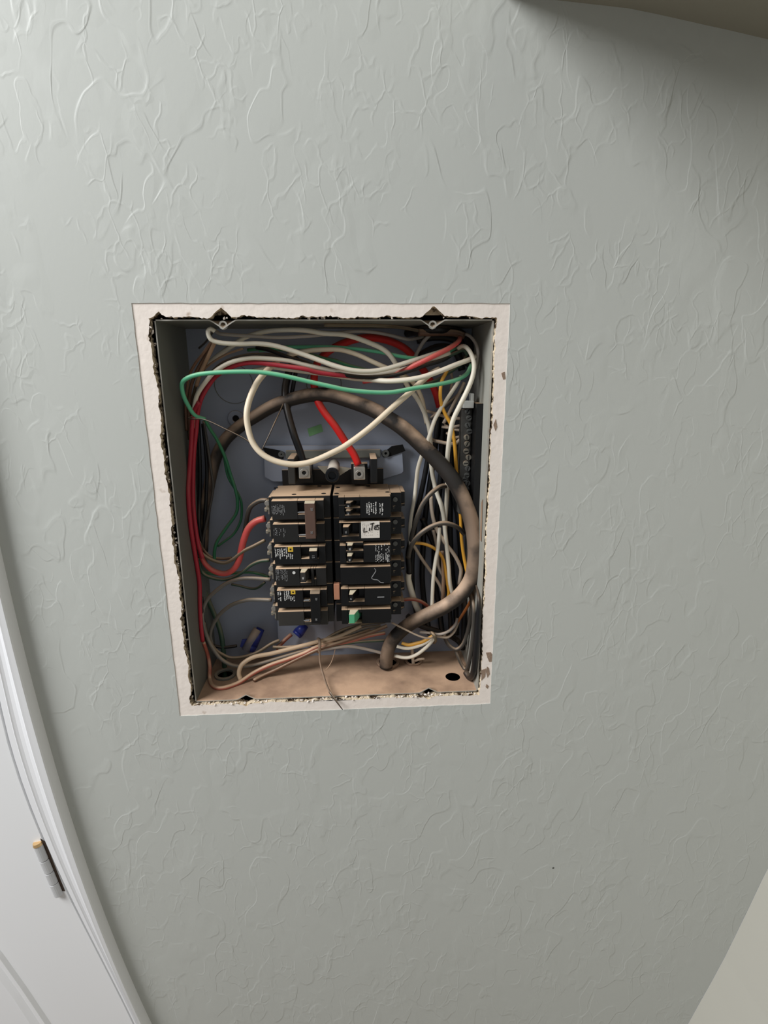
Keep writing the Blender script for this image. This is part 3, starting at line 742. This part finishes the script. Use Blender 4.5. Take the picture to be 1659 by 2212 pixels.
#WIRES-START
wire('service_cable', 'thick dusty black cable arching over the breakers and down the right side into the bottom', 'cable', [7.2, 7.4, 8.0, 8.8, 9.6, 9.8, 9.8, 9.6, 9.2], [.094, .092, .086, .070, .052, .036, .030, .036, .062, .066],
     '438,1190 441,1120 450,1060 464,997 484,954 513,925 549,901 597,874 657,856 706,853 749,864 799,882 836,902 873,927 910,961 947,998 977,1034 1002,1080 1019,1130 1026,1180 1025,1218 1017,1252 996,1283 966,1307 930,1325 895,1342 867,1362 846,1386 836,1412 834,1440', 'cable', n=16, free=True)
wire('feeder_wire', 'thick bright red feeder wire running down to the right lug', 'red', 4.7, [.088, .094, .092, .088, .080, .066, .064], '950,880 940,845 925,815 905,787 880,757 845,738 800,729 760,735 720,752 695,772 682,792 679,812 679,834 686,865 701,891 725,922 749,959 764,981 774,1004', 'feeder wire')
wire('feeder_wire', 'thick black feeder wire running down to the left lug', 'black', 4.6, [.092, .088, .078, .066, .064], '640,770 627,795 620,819 616,844 618,872 624,901 636,942 648,975 657,1008', 'feeder wire')
wire('feeder_wire', 'short black feeder strand beside the thicker black one', 'black', 2.6, [.094, .09, .086], '648,775 640,800 634,830 628,862 622,890', 'feeder wire')
# upper bundle, back to front
wire('white_wire', 'long white wire from upper left arching over the top and down past the right breakers', 'white', [2.6, 2.9, 2.9, 2.9, 2.7], [.080, .058, .048, .040, .046, .060, .074, .074, .064, .060, .066], '448,786 475,765 500,749 520,734 548,722 590,714 653,713 700,720 749,724 799,741 831,757 850,778 868,812 883,838 898,857 910,877 920,900 927,925 930,955 931,998 935,1030 943,1063 956,1103 963,1162 969,1222 972,1260 979,1288 986,1306')
wire('grey_wire', 'thin grey wire dipping below the top edge of the box', 'grey', 2.0, [.050, .040, .060, .085], '456,716 461,711 472,720 494,723 545,726 599,729 653,727 700,723 760,716 800,717 838,723 870,731 888,733 915,727')
wire('green_wire', 'dark green wire showing between the top white wires', 'green', 2.2, [.084, .075, .066, .064], '535,756 580,752 630,758 670,766 700,774 725,779 749,788 782,797 820,806')
wire('green_wire', 'upper green wire curving down to the right through the white bundle', 'lgreen', 2.3, [.080, .060, .050, .046, .060], '560,757 610,750 660,749 700,749 737,751 774,754 824,761 861,769 898,774 930,772 962,764 985,752')
wire('white_wire', 'white wire rising in a low arch in the middle of the top bundle', 'cream', 2.8, [.062, .050, .044, .060, .078], '622,768 644,762 662,758 700,755 737,756 774,767 804,781 831,793 862,806 888,822 903,843 912,865 917,890 922,915')
wire('white_wire', 'white wire looping round the top left lip and across to the upper right', 'white', [2.4, 2.7, 2.9, 2.7, 2.4], [.022, .018, .024, .030, .028, .034, .050], '464,716 455,710 449,716 452,728 460,736 481,741 517,743 554,742 590,746 626,756 662,768 700,782 725,791 762,800 799,802 836,796 885,781 922,769 960,756 984,742')
wire('black_wire', 'shiny black wire passing under the white loops at top', 'black', 2.4, [.072, .050, .036, .036, .060], '554,751 581,756 617,770 653,781 700,799 749,811 799,815 848,811 885,801 922,788 960,776 984,758')
wire('white_wire', 'white wire paired with the maroon wire down the left side', 'white', 2.6, [.060, .046, .036, .040, .044, .050], '415,925 419,884 426,853 445,824 465,802 498,783 537,774 573,774 621,779 658,788 700,797 749,807 790,809 840,804 885,794 925,780 972,762')
wire('red_wire', 'maroon wire down the left side ending in a salmon loop to the breaker', 'maroon', [2.7, 2.7, 2.8, 2.9, 3.0, 2.6], [.058, .040, .032, .040, .044, .058, .060, .066, .066, .056, .050], '840,812 810,815 750,812 689,805 658,797 609,790 561,784 525,785 494,795 474,807 460,819 438,853 428,884 424,925 419,973 417,1020 417,1080 421,1128 428,1174 438,1206')
wire('red_wire', 'salmon red wire curving up from lower left into the second breaker', 'pink', [2.7, 3.6, 4.3, 4.3], [.068, .058, .050], '424,1152 430,1182 440,1213 459,1232 484,1239 503,1231 515,1213 521,1189 527,1165 537,1141 553,1126 572,1120')
wire('red_wire', 'bright coral wire crossing the upper right of the bundle', 'pink', [2.2, 3.0, 3.0, 2.8], [.074, .050, .034, .028, .040, .060], '785,826 825,818 861,806 898,788 935,770 972,751 990,738 994,730')
wire('red_wire', 'outermost maroon wire down the left side to the bottom corner', 'maroon', [2.6, 2.8, 2.8, 2.6], [.052, .060, .064, .070, .074], '430,868 420,886 416,906 412,973 409,1020 407,1068 411,1128 418,1177 426,1225 431,1261 432,1309 434,1350 438,1385')
wire('white_wire', 'grey-white wire crossing below the bundle to the right corner', 'white', [2.2, 2.4, 3.0, 3.0, 2.9], [.082, .078, .068, .046, .026, .022, .030, .046], '545,800 581,794 617,798 671,805 715,810 762,817 799,820 836,823 873,821 910,815 947,803 984,788 1016,776 1026,770')
wire('green_wire', 'light green wire swooping across the front of the top bundle', 'lgreen', [2.3, 2.6, 2.6, 2.5], [.050, .030, .018, .012, .010, .012, .018, .030, .050], '443,905 421,897 407,877 396,853 393,829 404,817 428,809 465,805 513,803 561,804 609,811 670,825 720,836 749,842 799,847 848,847 898,838 947,830 984,821 1008,808 1018,788')
wire('white_wire', 'large cream white loop hanging in front of the lugs', 'cream', 3.5, [.052, .030, .012, .006, .004, .006, .014, .034, .050], '600,780 582,795 568,810 554,829 540,860 533,891 535,920 544,952 561,976 585,992 614,1001 643,1003 677,996 720,977 749,961 799,924 848,880 883,850 913,822 930,808 948,797')
wire('cable_tie', 'thin black tie string hanging across the left bundle and the white loop', 'string', .75, [.044, .028, .012, .006, .012, .060], '428,898 408,902 414,905 443,907 489,928 530,949 547,964 561,977 578,947 592,916 602,895 612,872', 'cable tie', n=6)
# dusty strands of the upper left corner
for i, (lab, m, r, p, d) in enumerate((
    ('tan wire dropping steeply from the top left lip', 'tan', 2.4, '466,735 461,745 452,765 443,784 432,808 424,834', [.030, .060]),
    ('brown wire fanning out leftmost in the top left corner', 'brown', 1.6, '458,736 440,762 420,788 409,812 404,842 401,880 403,930', [.034, .072]),
    ('dark brown wire second in the top left fan', 'brown', 2.0, '462,738 446,765 430,792 417,820 410,850 407,890 410,950', [.04, .078]),
    ('olive wire crossing behind the tan one in the top left fan', 'olive', 2.0, '500,745 470,768 445,792 430,815 420,845 413,880 412,930', [.078, .086]),
    ('thin dark wire rising to the top left lip', 'dgrey', 1.2, '430,752 445,738 455,724 462,714', [.06, .03]),
    ('dusty grey wire just under the white wire at upper left', 'dgrey', 2.0, '415,905 424,860 447,818 480,785 530,768 580,766 617,772 650,786', [.082, .066]),
    ('thin tan wire along the inside of the upper left bundle', 'tan', 1.3, '438,800 460,782 490,765 525,753', [.07, .06]))):
    wire('brown_wire' if m != 'dgrey' else 'grey_wire', lab, m, r, d, p)
# left side, low
for name, lab, m, r, d, p in (
    ('black_wire', 'black wire running down behind the maroon pair', 'black', 2.6, [.086, .088, .086], '428,905 430,960 432,1020 431,1080 430,1130 436,1175 441,1205'),
    ('black_wire', 'second black wire beside the cable on the left', 'black', 2.2, [.084, .084], '438,915 444,970 447,1020 445,1080 441,1140 438,1190'),
    ('grey_wire', 'dusty dark wire leaning along the thick cable at left', 'dgrey', 1.7, [.080, .082], '440,910 448,960 455,1010 460,1056 448,1120 440,1157 436,1190'),
    ('green_wire', 'green wire bowing out to the left of the top breakers', 'green', 2.1, [.060, .084, .080, .076], '443,907 456,930 470,952 487,990 497,1022 508,1056 513,1082 510,1109 488,1141 469,1170 463,1194 464,1210'),
    ('green_wire', 'thinner green wire curving behind the salmon loop', 'green', 1.7, [.09, .086], '484,985 493,1030 515,1068 522,1092 520,1124 505,1153 481,1172 470,1180'),
    ('green_wire', 'dark green wire dipping low to the fourth breaker', 'dgreen', 2.3, [.070, .066, .056], '430,1205 434,1230 443,1242 462,1249 484,1252 505,1247 525,1235 544,1220 563,1212 582,1210'),
    ('green_wire', 'green wire half hidden behind the third and fourth breakers', 'green', 2.0, [.090, .088, .08], '438,1235 470,1241 505,1238 540,1236 566,1241 580,1246'),
    ('green_wire', 'green wire hooking below the fourth breaker', 'dgreen', 1.8, [.092, .09, .08], '500,1262 520,1266 540,1271 556,1270 572,1258'),
    ('brown_wire', 'olive brown wire swinging up to the second breaker', 'olive', 2.2, [.064, .056, .050], '422,1172 430,1188 443,1201 462,1211 484,1216 503,1208 525,1191 549,1179 572,1167'),
    ('brown_wire', 'dusty brown wire beneath the olive one at left', 'brown', 1.8, [.08, .076], '430,1170 440,1188 456,1203 480,1207 500,1205'),
    ('black_wire', 'shiny dark wire hooking down from the top left terminal', 'dgrey', 2.9, [.050, .060, .076], '578,1081 565,1081 553,1086 541,1096 535,1112 532,1128 528,1150 522,1172'),
    ('grey_wire', 'grey wire looping from the fourth breaker down the left and into the bottom bundle', 'mgrey', [2.5, 2.5, 2.6, 2.4], [.050, .060, .062, .060, .058, .056, .060, .07, .076], '584,1252 549,1249 520,1250 491,1259 467,1276 448,1295 438,1319 438,1342 445,1369 457,1396 476,1422 500,1436 525,1439 561,1433 609,1419 657,1405 690,1397 731,1382 781,1359 822,1352'),
    ('grey_wire', 'grey wire looping from the fifth breaker to the lower left', 'mgrey', 2.5, [.050, .064, .072, .074], '586,1296 553,1295 529,1297 500,1307 476,1326 460,1350 454,1372 458,1392'),
    ('black_wire', 'black wire running from the left bundle into the blue connector', 'black', 2.2, [.070, .084, .09], '436,1290 438,1330 446,1365 455,1388 470,1397 490,1398 512,1395'),
    ('brown_wire', 'olive wire curving along the lower left above the cream stub', 'olive', 2.2, [.066, .066, .07, .076], '440,1345 450,1378 464,1402 481,1414 500,1421 529,1418 558,1408 587,1390 604,1383'),
    ('green_wire', 'broad dusty green wire dropping to the bottom left hole', 'dgreen', 3.4, [.096, .092, .084], '436,1225 438,1261 447,1290 459,1318 470,1345 478,1372 482,1402 485,1440 486,1470'),
    ('white_wire', 'cream wire hooking down at the bottom left of the bundle', 'dcream', [3.0, 3.0, 2.6], [.044, .048, .056, .064, .07], '520,1468 516,1456 518,1444 526,1432 549,1419 585,1412 621,1403 660,1393 690,1385 730,1375 780,1352'),
    ('red_wire', 'dusty salmon wire rounding the bottom left corner into the bundle', 'salmon', [2.3, 2.8, 2.8, 2.4], [.070, .054, .046, .054, .062, .072], '440,1388 449,1415 453,1440 453,1466 461,1482 481,1486 515,1475 549,1453 585,1436 621,1424 657,1411 690,1396 743,1388 794,1374 832,1367'),
    ('brown_wire', 'dusty brown wire lowest in the bottom bundle', 'brown', 2.6, [.052, .058, .068], '548,1470 570,1458 597,1446 645,1422 690,1402 740,1386 800,1366 836,1352'),
    ('brown_wire', 'dusty tan wire in the middle of the bottom bundle', 'tan', 2.2, [.060, .062, .072], '560,1446 600,1432 645,1415 690,1394 723,1382 760,1374 800,1360'),
    ('brown_wire', 'olive wire along the upper edge of the bottom bundle', 'olive', 2.2, [.072, .066, .072, .08], '590,1398 620,1398 655,1395 690,1388 723,1369 751,1357 794,1347 832,1343'),
    ('grey_wire', 'pale wire leaving the bundle towards the big cable', 'grey', 2.2, [.060, .064, .066], '640,1416 693,1404 731,1398 756,1396 786,1401 822,1410 838,1416'),
    ('green_wire', 'dusty green wire leaving the bundle beside the pale one', 'dgreen', 2.0, [.062, .068, .074], '690,1400 743,1391 781,1386 832,1383 850,1380'),
    ('brown_wire', 'short tan wire arching at the bottom of the breakers', 'olive', 1.9, [.074, .084], '700,1394 722,1383 742,1362 770,1352 806,1345 838,1342'),
    ('copper_wire', 'short copper-pink wire entering the blue connector under the breakers', 'rust', 2.9, [.076, .088], '596,1402 606,1392 618,1380 630,1370'),
):
    wire(name, lab, m, r, d, p, free='hole' in lab)
# ties of the bottom bundle
tie = thing('cable_tie', 'dusty brown cable tie round the bottom bundle with a long tail over the edge', 'cable tie')
bm = bmesh.new(); tube(bm, spline([at(x, y, d) for x, y, d in ((690, 1402, .056), (692, 1432, .050), (698, 1456, .042), (705, 1478, .022), (712, 1494, .004))]), [.0016]*100 and .0016, 8, .55); o = link('tail', bm, TIE, tie, True)
bm = bmesh.new(); pp = spline([at(x, y, d) for x, y, d in ((712, 1494, .004), (726, 1514, -.004), (740, 1533, -.008))]); tube(bm, pp, [.0019-.0013*i/(len(pp)-1) for i in range(len(pp))], 8, .55); o = link('tail_tip', bm, WM['string'], tie, True); o['label'] = 'dark pointed tip of the tie'
bm = bmesh.new(); tube(bm, spline([at(x, y, d) for x, y, d in ((687, 1380, .074), (690, 1382, .058), (691, 1392, .053), (690, 1403, .055), (687, 1408, .07))]), .0022, 8); link('strap', bm, TIE, tie, True)
wire('string', 'thin loose strand hanging from the bottom bundle', 'tan', .55, [.074, .060, .050], '724,1364 725,1385 724,1402 718,1425 710,1440 703,1448', 'string', n=6)
tie = thing('cable_tie', 'grey cable tie binding the bottom right wires below the big cable', 'cable tie')
bm = bmesh.new(); tube(bm, spline([at(x, y, d) for x, y, d in ((846, 1345, .048), (872, 1358, .040), (903, 1373, .040), (926, 1379, .044), (938, 1374, .050))]), .0013, 8, .6); link('tail', bm, WM['dim'], tie, True)
bm = bmesh.new(); tube(bm, spline([at(x, y, d) for x, y, d in ((930, 1366, .062), (934, 1368, .048), (939, 1375, .046), (941, 1383, .05), (938, 1388, .06))]), .0022, 8); link('strap', bm, WM['olive'], tie, True)
# right side
for name, lab, m, r, d, p in (
    ('yellow_wire', 'orange-yellow wire bowing down the right side beside the neutral bar', 'yellow', [2.2, 2.3, 2.2], [.054, .044, .046, .056, .064, .060], '966,800 960,811 954,824 951,848 953,872 962,895 974,917 980,944 983,969 985,1001 987,1023 991,1070 995,1120 997,1162 1001,1197 1009,1238 1014,1262'),
    ('white_wire', 'printed white wire arching at the right corner and down past the yellow one', 'white', [2.4, 2.9, 2.9, 2.6], [.052, .034, .026, .026, .034, .050, .064, .066], '990,752 998,748 1007,750 1018,765 1024,788 1021,813 1011,840 994,875 979,907 972,939 968,971 966,999 966,1030 966,1058 964,1096 962,1130 962,1160'),
    ('white_wire', 'white wire slanting from the right corner across to the right breakers', 'white', [2.2, 2.5, 2.5, 2.3], [.056, .046, .042, .048, .066, .060, .050], '996,812 988,828 977,845 957,875 940,905 930,934 923,955 912,982 903,1011 899,1043 896,1071 890,1103 886,1134 886,1164 887,1180'),
    ('grey_wire', 'short grey wire behind the printed white one at right', 'dim', 2.2, [.07, .066], '1003,826 992,850 979,875 967,898 958,915'),
    ('grey_wire', 'grey wire climbing to the dusty sleeve at upper right', 'grey', 2.3, [.066, .070, .080], '930,722 922,730 912,742 900,764 893,780 884,796'),
    ('grey_wire', 'thin pale wire hugging the top right corner', 'grey', 1.9, [.06, .044, .05], '1006,722 1016,727 1027,741 1032,758 1031,775 1028,795 1031,782'),
    ('grey_wire', 'second pale wire behind the top right corner', 'dim', 1.7, [.08, .07], '975,806 977,822 974,840 971,858'),
    ('green_wire', 'dark green wire end dropping at the right corner', 'dgreen', 2.0, [.062, .060, .07], '872,832 910,831 942,822 965,808 985,795 1000,782 1006,770'),
    ('green_wire', 'dusty green wire tucked under the coral wire', 'dgreen', 2.2, [.050, .058], '905,790 935,782 962,772 985,762 1002,756 1010,768'),
    ('brown_wire', 'dusty brown sleeve across the top right corner', 'brown', 4.2, [.058, .062, .066], '905,718 925,719 955,718 985,720 1002,726'),
    ('brown_wire', 'dark sheath edge running along the top of the box', 'olive', 2.0, [.088, .075, .06], '700,702 760,703 820,704 870,708 912,716'),
    ('grey_wire', 'dark grey wire bending behind the corner wires at right', 'dgrey', 2.3, [.074, .068], '1001,842 985,858 968,872 948,890 930,905'),
    ('grey_wire', 'dark grey hooped wire from the upper right terminal to the big cable', 'dgrey', 3.0, [.060, .044, .046, .056], '968,1050 955,1050 943,1056 928,1069 913,1089 903,1112 895,1137 889,1160 885,1190'),
    ('grey_wire', 'olive grey hooped wire crossing the white wires at right', 'dgrey', 3.0, [.050, .034, .036, .052], '1002,1153 992,1142 978,1134 958,1130 935,1136 912,1150 895,1168 886,1186 882,1205'),
    ('white_wire', 'white wire dropping on the inside of the hooped wires', 'dim', 2.6, [.072, .070, .062, .064, .070], '931,1072 932,1095 936,1121 942,1140 948,1152 961,1172 979,1195 990,1214 996,1232 993,1253 991,1262'),
    ('white_wire', 'pale wire standing upright at the middle of the right side', 'white', 2.5, [.066, .056, .050, .052], '949,1140 948,1160 946,1185 941,1210 936,1248 934,1286 933,1321'),
    ('grey_wire', 'pinkish grey wire left of the upright pale one', 'dim', 2.2, [.078, .074], '936,1145 942,1172 946,1200 947,1222 958,1246 970,1270'),
    ('yellow_wire', 'yellow wire bending over from the third right breaker', 'yellow', 2.1, [.060, .062, .064, .062], '885,1175 898,1173 920,1176 943,1188 957,1208 963,1238 967,1263 969,1283 962,1303 955,1318'),
    ('grey_wire', 'grey wire slanting down from the third right terminal', 'dim', 2.2, [.064, .074], '890,1172 897,1184 913,1210 933,1238 950,1264 957,1284'),
    ('brown_wire', 'pinkish tan wire standing beside the lower yellow wire', 'tan', 2.6, [.072, .070, .066], '955,1190 957,1222 958,1248 957,1286 955,1312'),
    ('white_wire', 'thick white cable end dropping below the right breakers', 'white', 4.2, [.064, .068, .070], '883,1236 882,1250 886,1268 892,1288 900,1311 911,1332'),
    ('black_wire', 'thick black sheath above the white cable end', 'black', 4.0, [.058, .060, .062], '889,1165 884,1185 882,1205 884,1225 884,1238'),
    ('red_wire', 'rust red wire arching from the fifth right breaker', 'rust', 2.4, [.060, .058, .064], '858,1299 870,1296 886,1294 904,1297 920,1306 934,1320'),
    ('grey_wire', 'pale grey loop hanging at the bottom right corner', 'dgrey', 2.6, [.050, .056, .066], '1008,1268 1017,1290 1019,1308 1016,1332 1009,1368 999,1393 985,1403 970,1394 962,1380 960,1370'),
    ('grey_wire', 'dark grey loop lowest in the bottom right corner', 'dgrey', 2.4, [.050, .05, .066], '1014,1272 1023,1310 1022,1355 1019,1395 1014,1426 1007,1446 998,1437 988,1415 984,1400'),
    ('orange_wire', 'dull orange wire slanting under the big cable at lower right', 'orange', 2.0, [.058, .066], '1020,1285 1015,1301 1002,1323 986,1346 972,1360'),
    ('yellow_wire', 'yellow wire end below the big cable', 'yellow', 2.4, [.060, .052, .05], '868,1389 882,1393 898,1390 913,1386 926,1379 938,1372'),
    ('white_wire', 'white wire just beneath the low yellow one', 'white', 2.2, [.056, .052, .05], '857,1396 872,1400 888,1400 908,1394 922,1387 937,1376'),
    ('white_wire', 'lowest white wire curling to the bottom hole', 'white', 2.4, [.064, .05, .05], '852,1416 868,1420 884,1420 900,1414 914,1404 926,1393 940,1376'),
    ('grey_wire', 'grey wire sweeping right from the grey tie', 'grey', 2.0, [.058, .052, .062], '906,1365 925,1367 946,1370 962,1367 975,1359 984,1348 988,1335'),
    ('grey_wire', 'lilac grey wire under the sweeping grey one', 'dim', 1.9, [.056, .056, .066], '940,1374 955,1376 968,1376 980,1366 987,1352 992,1338'),
    ('white_wire', 'dusty white wire standing in the small bottom hole', 'dim', 2.4, [.078, .078], '889,1388 890,1402 891,1416 893,1434'),
    ('grey_wire', 'short stub of wire lying beside the small bottom hole', 'dim', 1.8, [.074, .070], '896,1428 906,1424 917,1423'),
):
    wire(name, lab, m, r, d, p)
for p, r, d in (('930,960 915,1040 898,1120 893,1170 890,1230 893,1290 905,1350', 3.6, [.094, .098]), ('950,885 935,1000 918,1120 914,1180 912,1250 918,1310 928,1370', 4.0, [.097, .1]),
                ('960,890 955,950 954,1010 946,1090 942,1140 938,1200 940,1260 948,1310 956,1375', 4.2, [.098, .1]), ('972,890 969,960 968,1040 972,1100 972,1150 974,1200 978,1250 984,1300 986,1370', 4.2, [.098, .1]),
                ('984,1050 990,1120 994,1170 996,1220 1000,1270 1003,1320 1002,1390', 4.2, [.094, .096]), ('912,1120 930,1160 950,1210 965,1260 972,1320 974,1360', 3.6, [.090, .096]),
                ('880,1330 905,1350 935,1360 965,1370 990,1385 1000,1400', 4.0, [.096, .1]), ('978,960 976,1000 978,1050 984,1090 992,1120', 4.0, [.096, .098])):
    wire('black_wire', 'added black strand standing in for shade deep in the right gutter', 'black', r, d, p, group='added black strands darkening the right gutter')  # strands added so the gutter reads as dark as its shade
wire('black_wire', 'black wire hugging the steel side down to the lower right corner', 'black', [1.0, 4.0, 4.2, 4.0], [.046, .034, .040], '1028,1262 1034,1295 1032,1350 1028,1410 1023,1452 1015,1464 1006,1452')
for p, r, d in (('900,735 930,728 960,728 985,735 1000,755 1008,790', 5.0, [.1, .098]), ('880,720 920,712 960,712 995,720 1012,745 1016,790', 5.0, [.1, .096]), ('905,770 940,752 970,752 990,768 998,800', 5.0, [.102, .1])):
    wire('black_wire', 'thick black strand added for the shade of the upper right corner', 'black', r, d, p, group='added black strands darkening the upper right corner')  # added strands fill the corner with dark in place of shade
# neutral wires landing on the bar
for lab, r, d, p in (
    ('dusty neutral wire, highest of those landing on the bar', 2.0, [.084, .062], '918,887 935,892 952,897 970,902 988,904 1000,904'),
    ('dusty neutral wire, second down the bar', 1.8, [.08, .062], '955,922 970,924 985,921 1002,917'),
    ('dusty neutral wire, third down the bar', 1.8, [.08, .062], '960,918 975,926 990,929 1003,931'),
    ('dusty neutral wire, fourth down the bar', 1.8, [.08, .062], '965,935 978,945 990,944 1002,940'),
    ('dusty neutral wire, lowest and longest on the bar', 2.4, [.086, .07, .062], '926,945 936,951 952,955 970,958 985,958 992,951 1002,950')):
    wire('neutral_wire', lab, 'dim', r, d, p, group='neutral wires on the bar')
# twist connectors
def connector(px0, px1, d0, d1, r, lab, grey):
    t = thing('wire_connector', lab, 'wire connector')
    a, b_ = at(*px0, d0), at(*px1, d1); ax = (b_-a)
    bm = bmesh.new(); cyl(bm, a, a+ax*.25, r*.95, r*1.05, n=14); cyl(bm, a+ax*.25, b_, r*1.05, r*.72, n=14); link('connector_body', bm, BLUE, t, True)
    if grey:
        bm = bmesh.new(); o_ = Vector((-.0035, -.003, .001)); cyl(bm, a+o_, b_+o_, r*.85, r*.75, n=14); link('dusty_sleeve', bm, GREYC, t, True)
        bm = bmesh.new(); w = [a+Vector((-.002, -.002, 0)), a+Vector((-.012, -.001, .006)), a+Vector((-.009, 0, .016)), a+ax*.55+Vector((-.003, 0, 0))]
        f = bm.faces.new([bm.verts.new(p) for p in w]); r_ = bmesh.ops.extrude_face_region(bm, geom=[f]); bmesh.ops.translate(bm, vec=(0, .002, 0), verts=[g for g in r_['geom'] if isinstance(g, bmesh.types.BMVert)])
        link('connector_wing', bm, BLUE, t)
connector((538, 1404), (563, 1358), .084, .094, .0082, 'blue and grey twist connector at the lower left of the breakers', True)
connector((640, 1372), (660, 1350), .088, .096, .0075, 'blue twist connector half hidden under the breakers', False)
# crumbs of plaster along the cut sill
bm = bmesh.new(); rr = random.Random(11)
for i in range(230):
    e = rr.random()
    if e < .55: x, z, y = rr.uniform(-.002, W), -H-.0035+rr.uniform(-.0006, .0012), rr.uniform(.0, .009)
    elif e < .7: x, z, y = rr.uniform(.0, W), .0032+rr.uniform(-.0012, .0006), rr.uniform(.001, .008)
    else: x, z, y = -.0048+rr.uniform(-.0006, .001), rr.uniform(-H, 0), rr.uniform(.001, .009)
    s = rr.uniform(.0004, .0014)
    mt = Matrix.Translation((x, y, z)) @ Matrix.Rotation(rr.uniform(0, 6), 4, 'Y') @ Matrix.Diagonal((s*rr.uniform(.8, 2), s, s, 1))
    v = bmesh.ops.create_icosphere(bm, subdivisions=1, radius=1, matrix=mt)['verts']
    for w in v: w.co += Vector((rr.uniform(-1, 1), rr.uniform(-1, 1), rr.uniform(-1, 1)))*s*.3
cr_ = link('plaster_crumbs', bm, PLASTER); tag(cr_, 'broken plaster crumbs along the cut edge of the opening', 'debris', None, 'stuff')
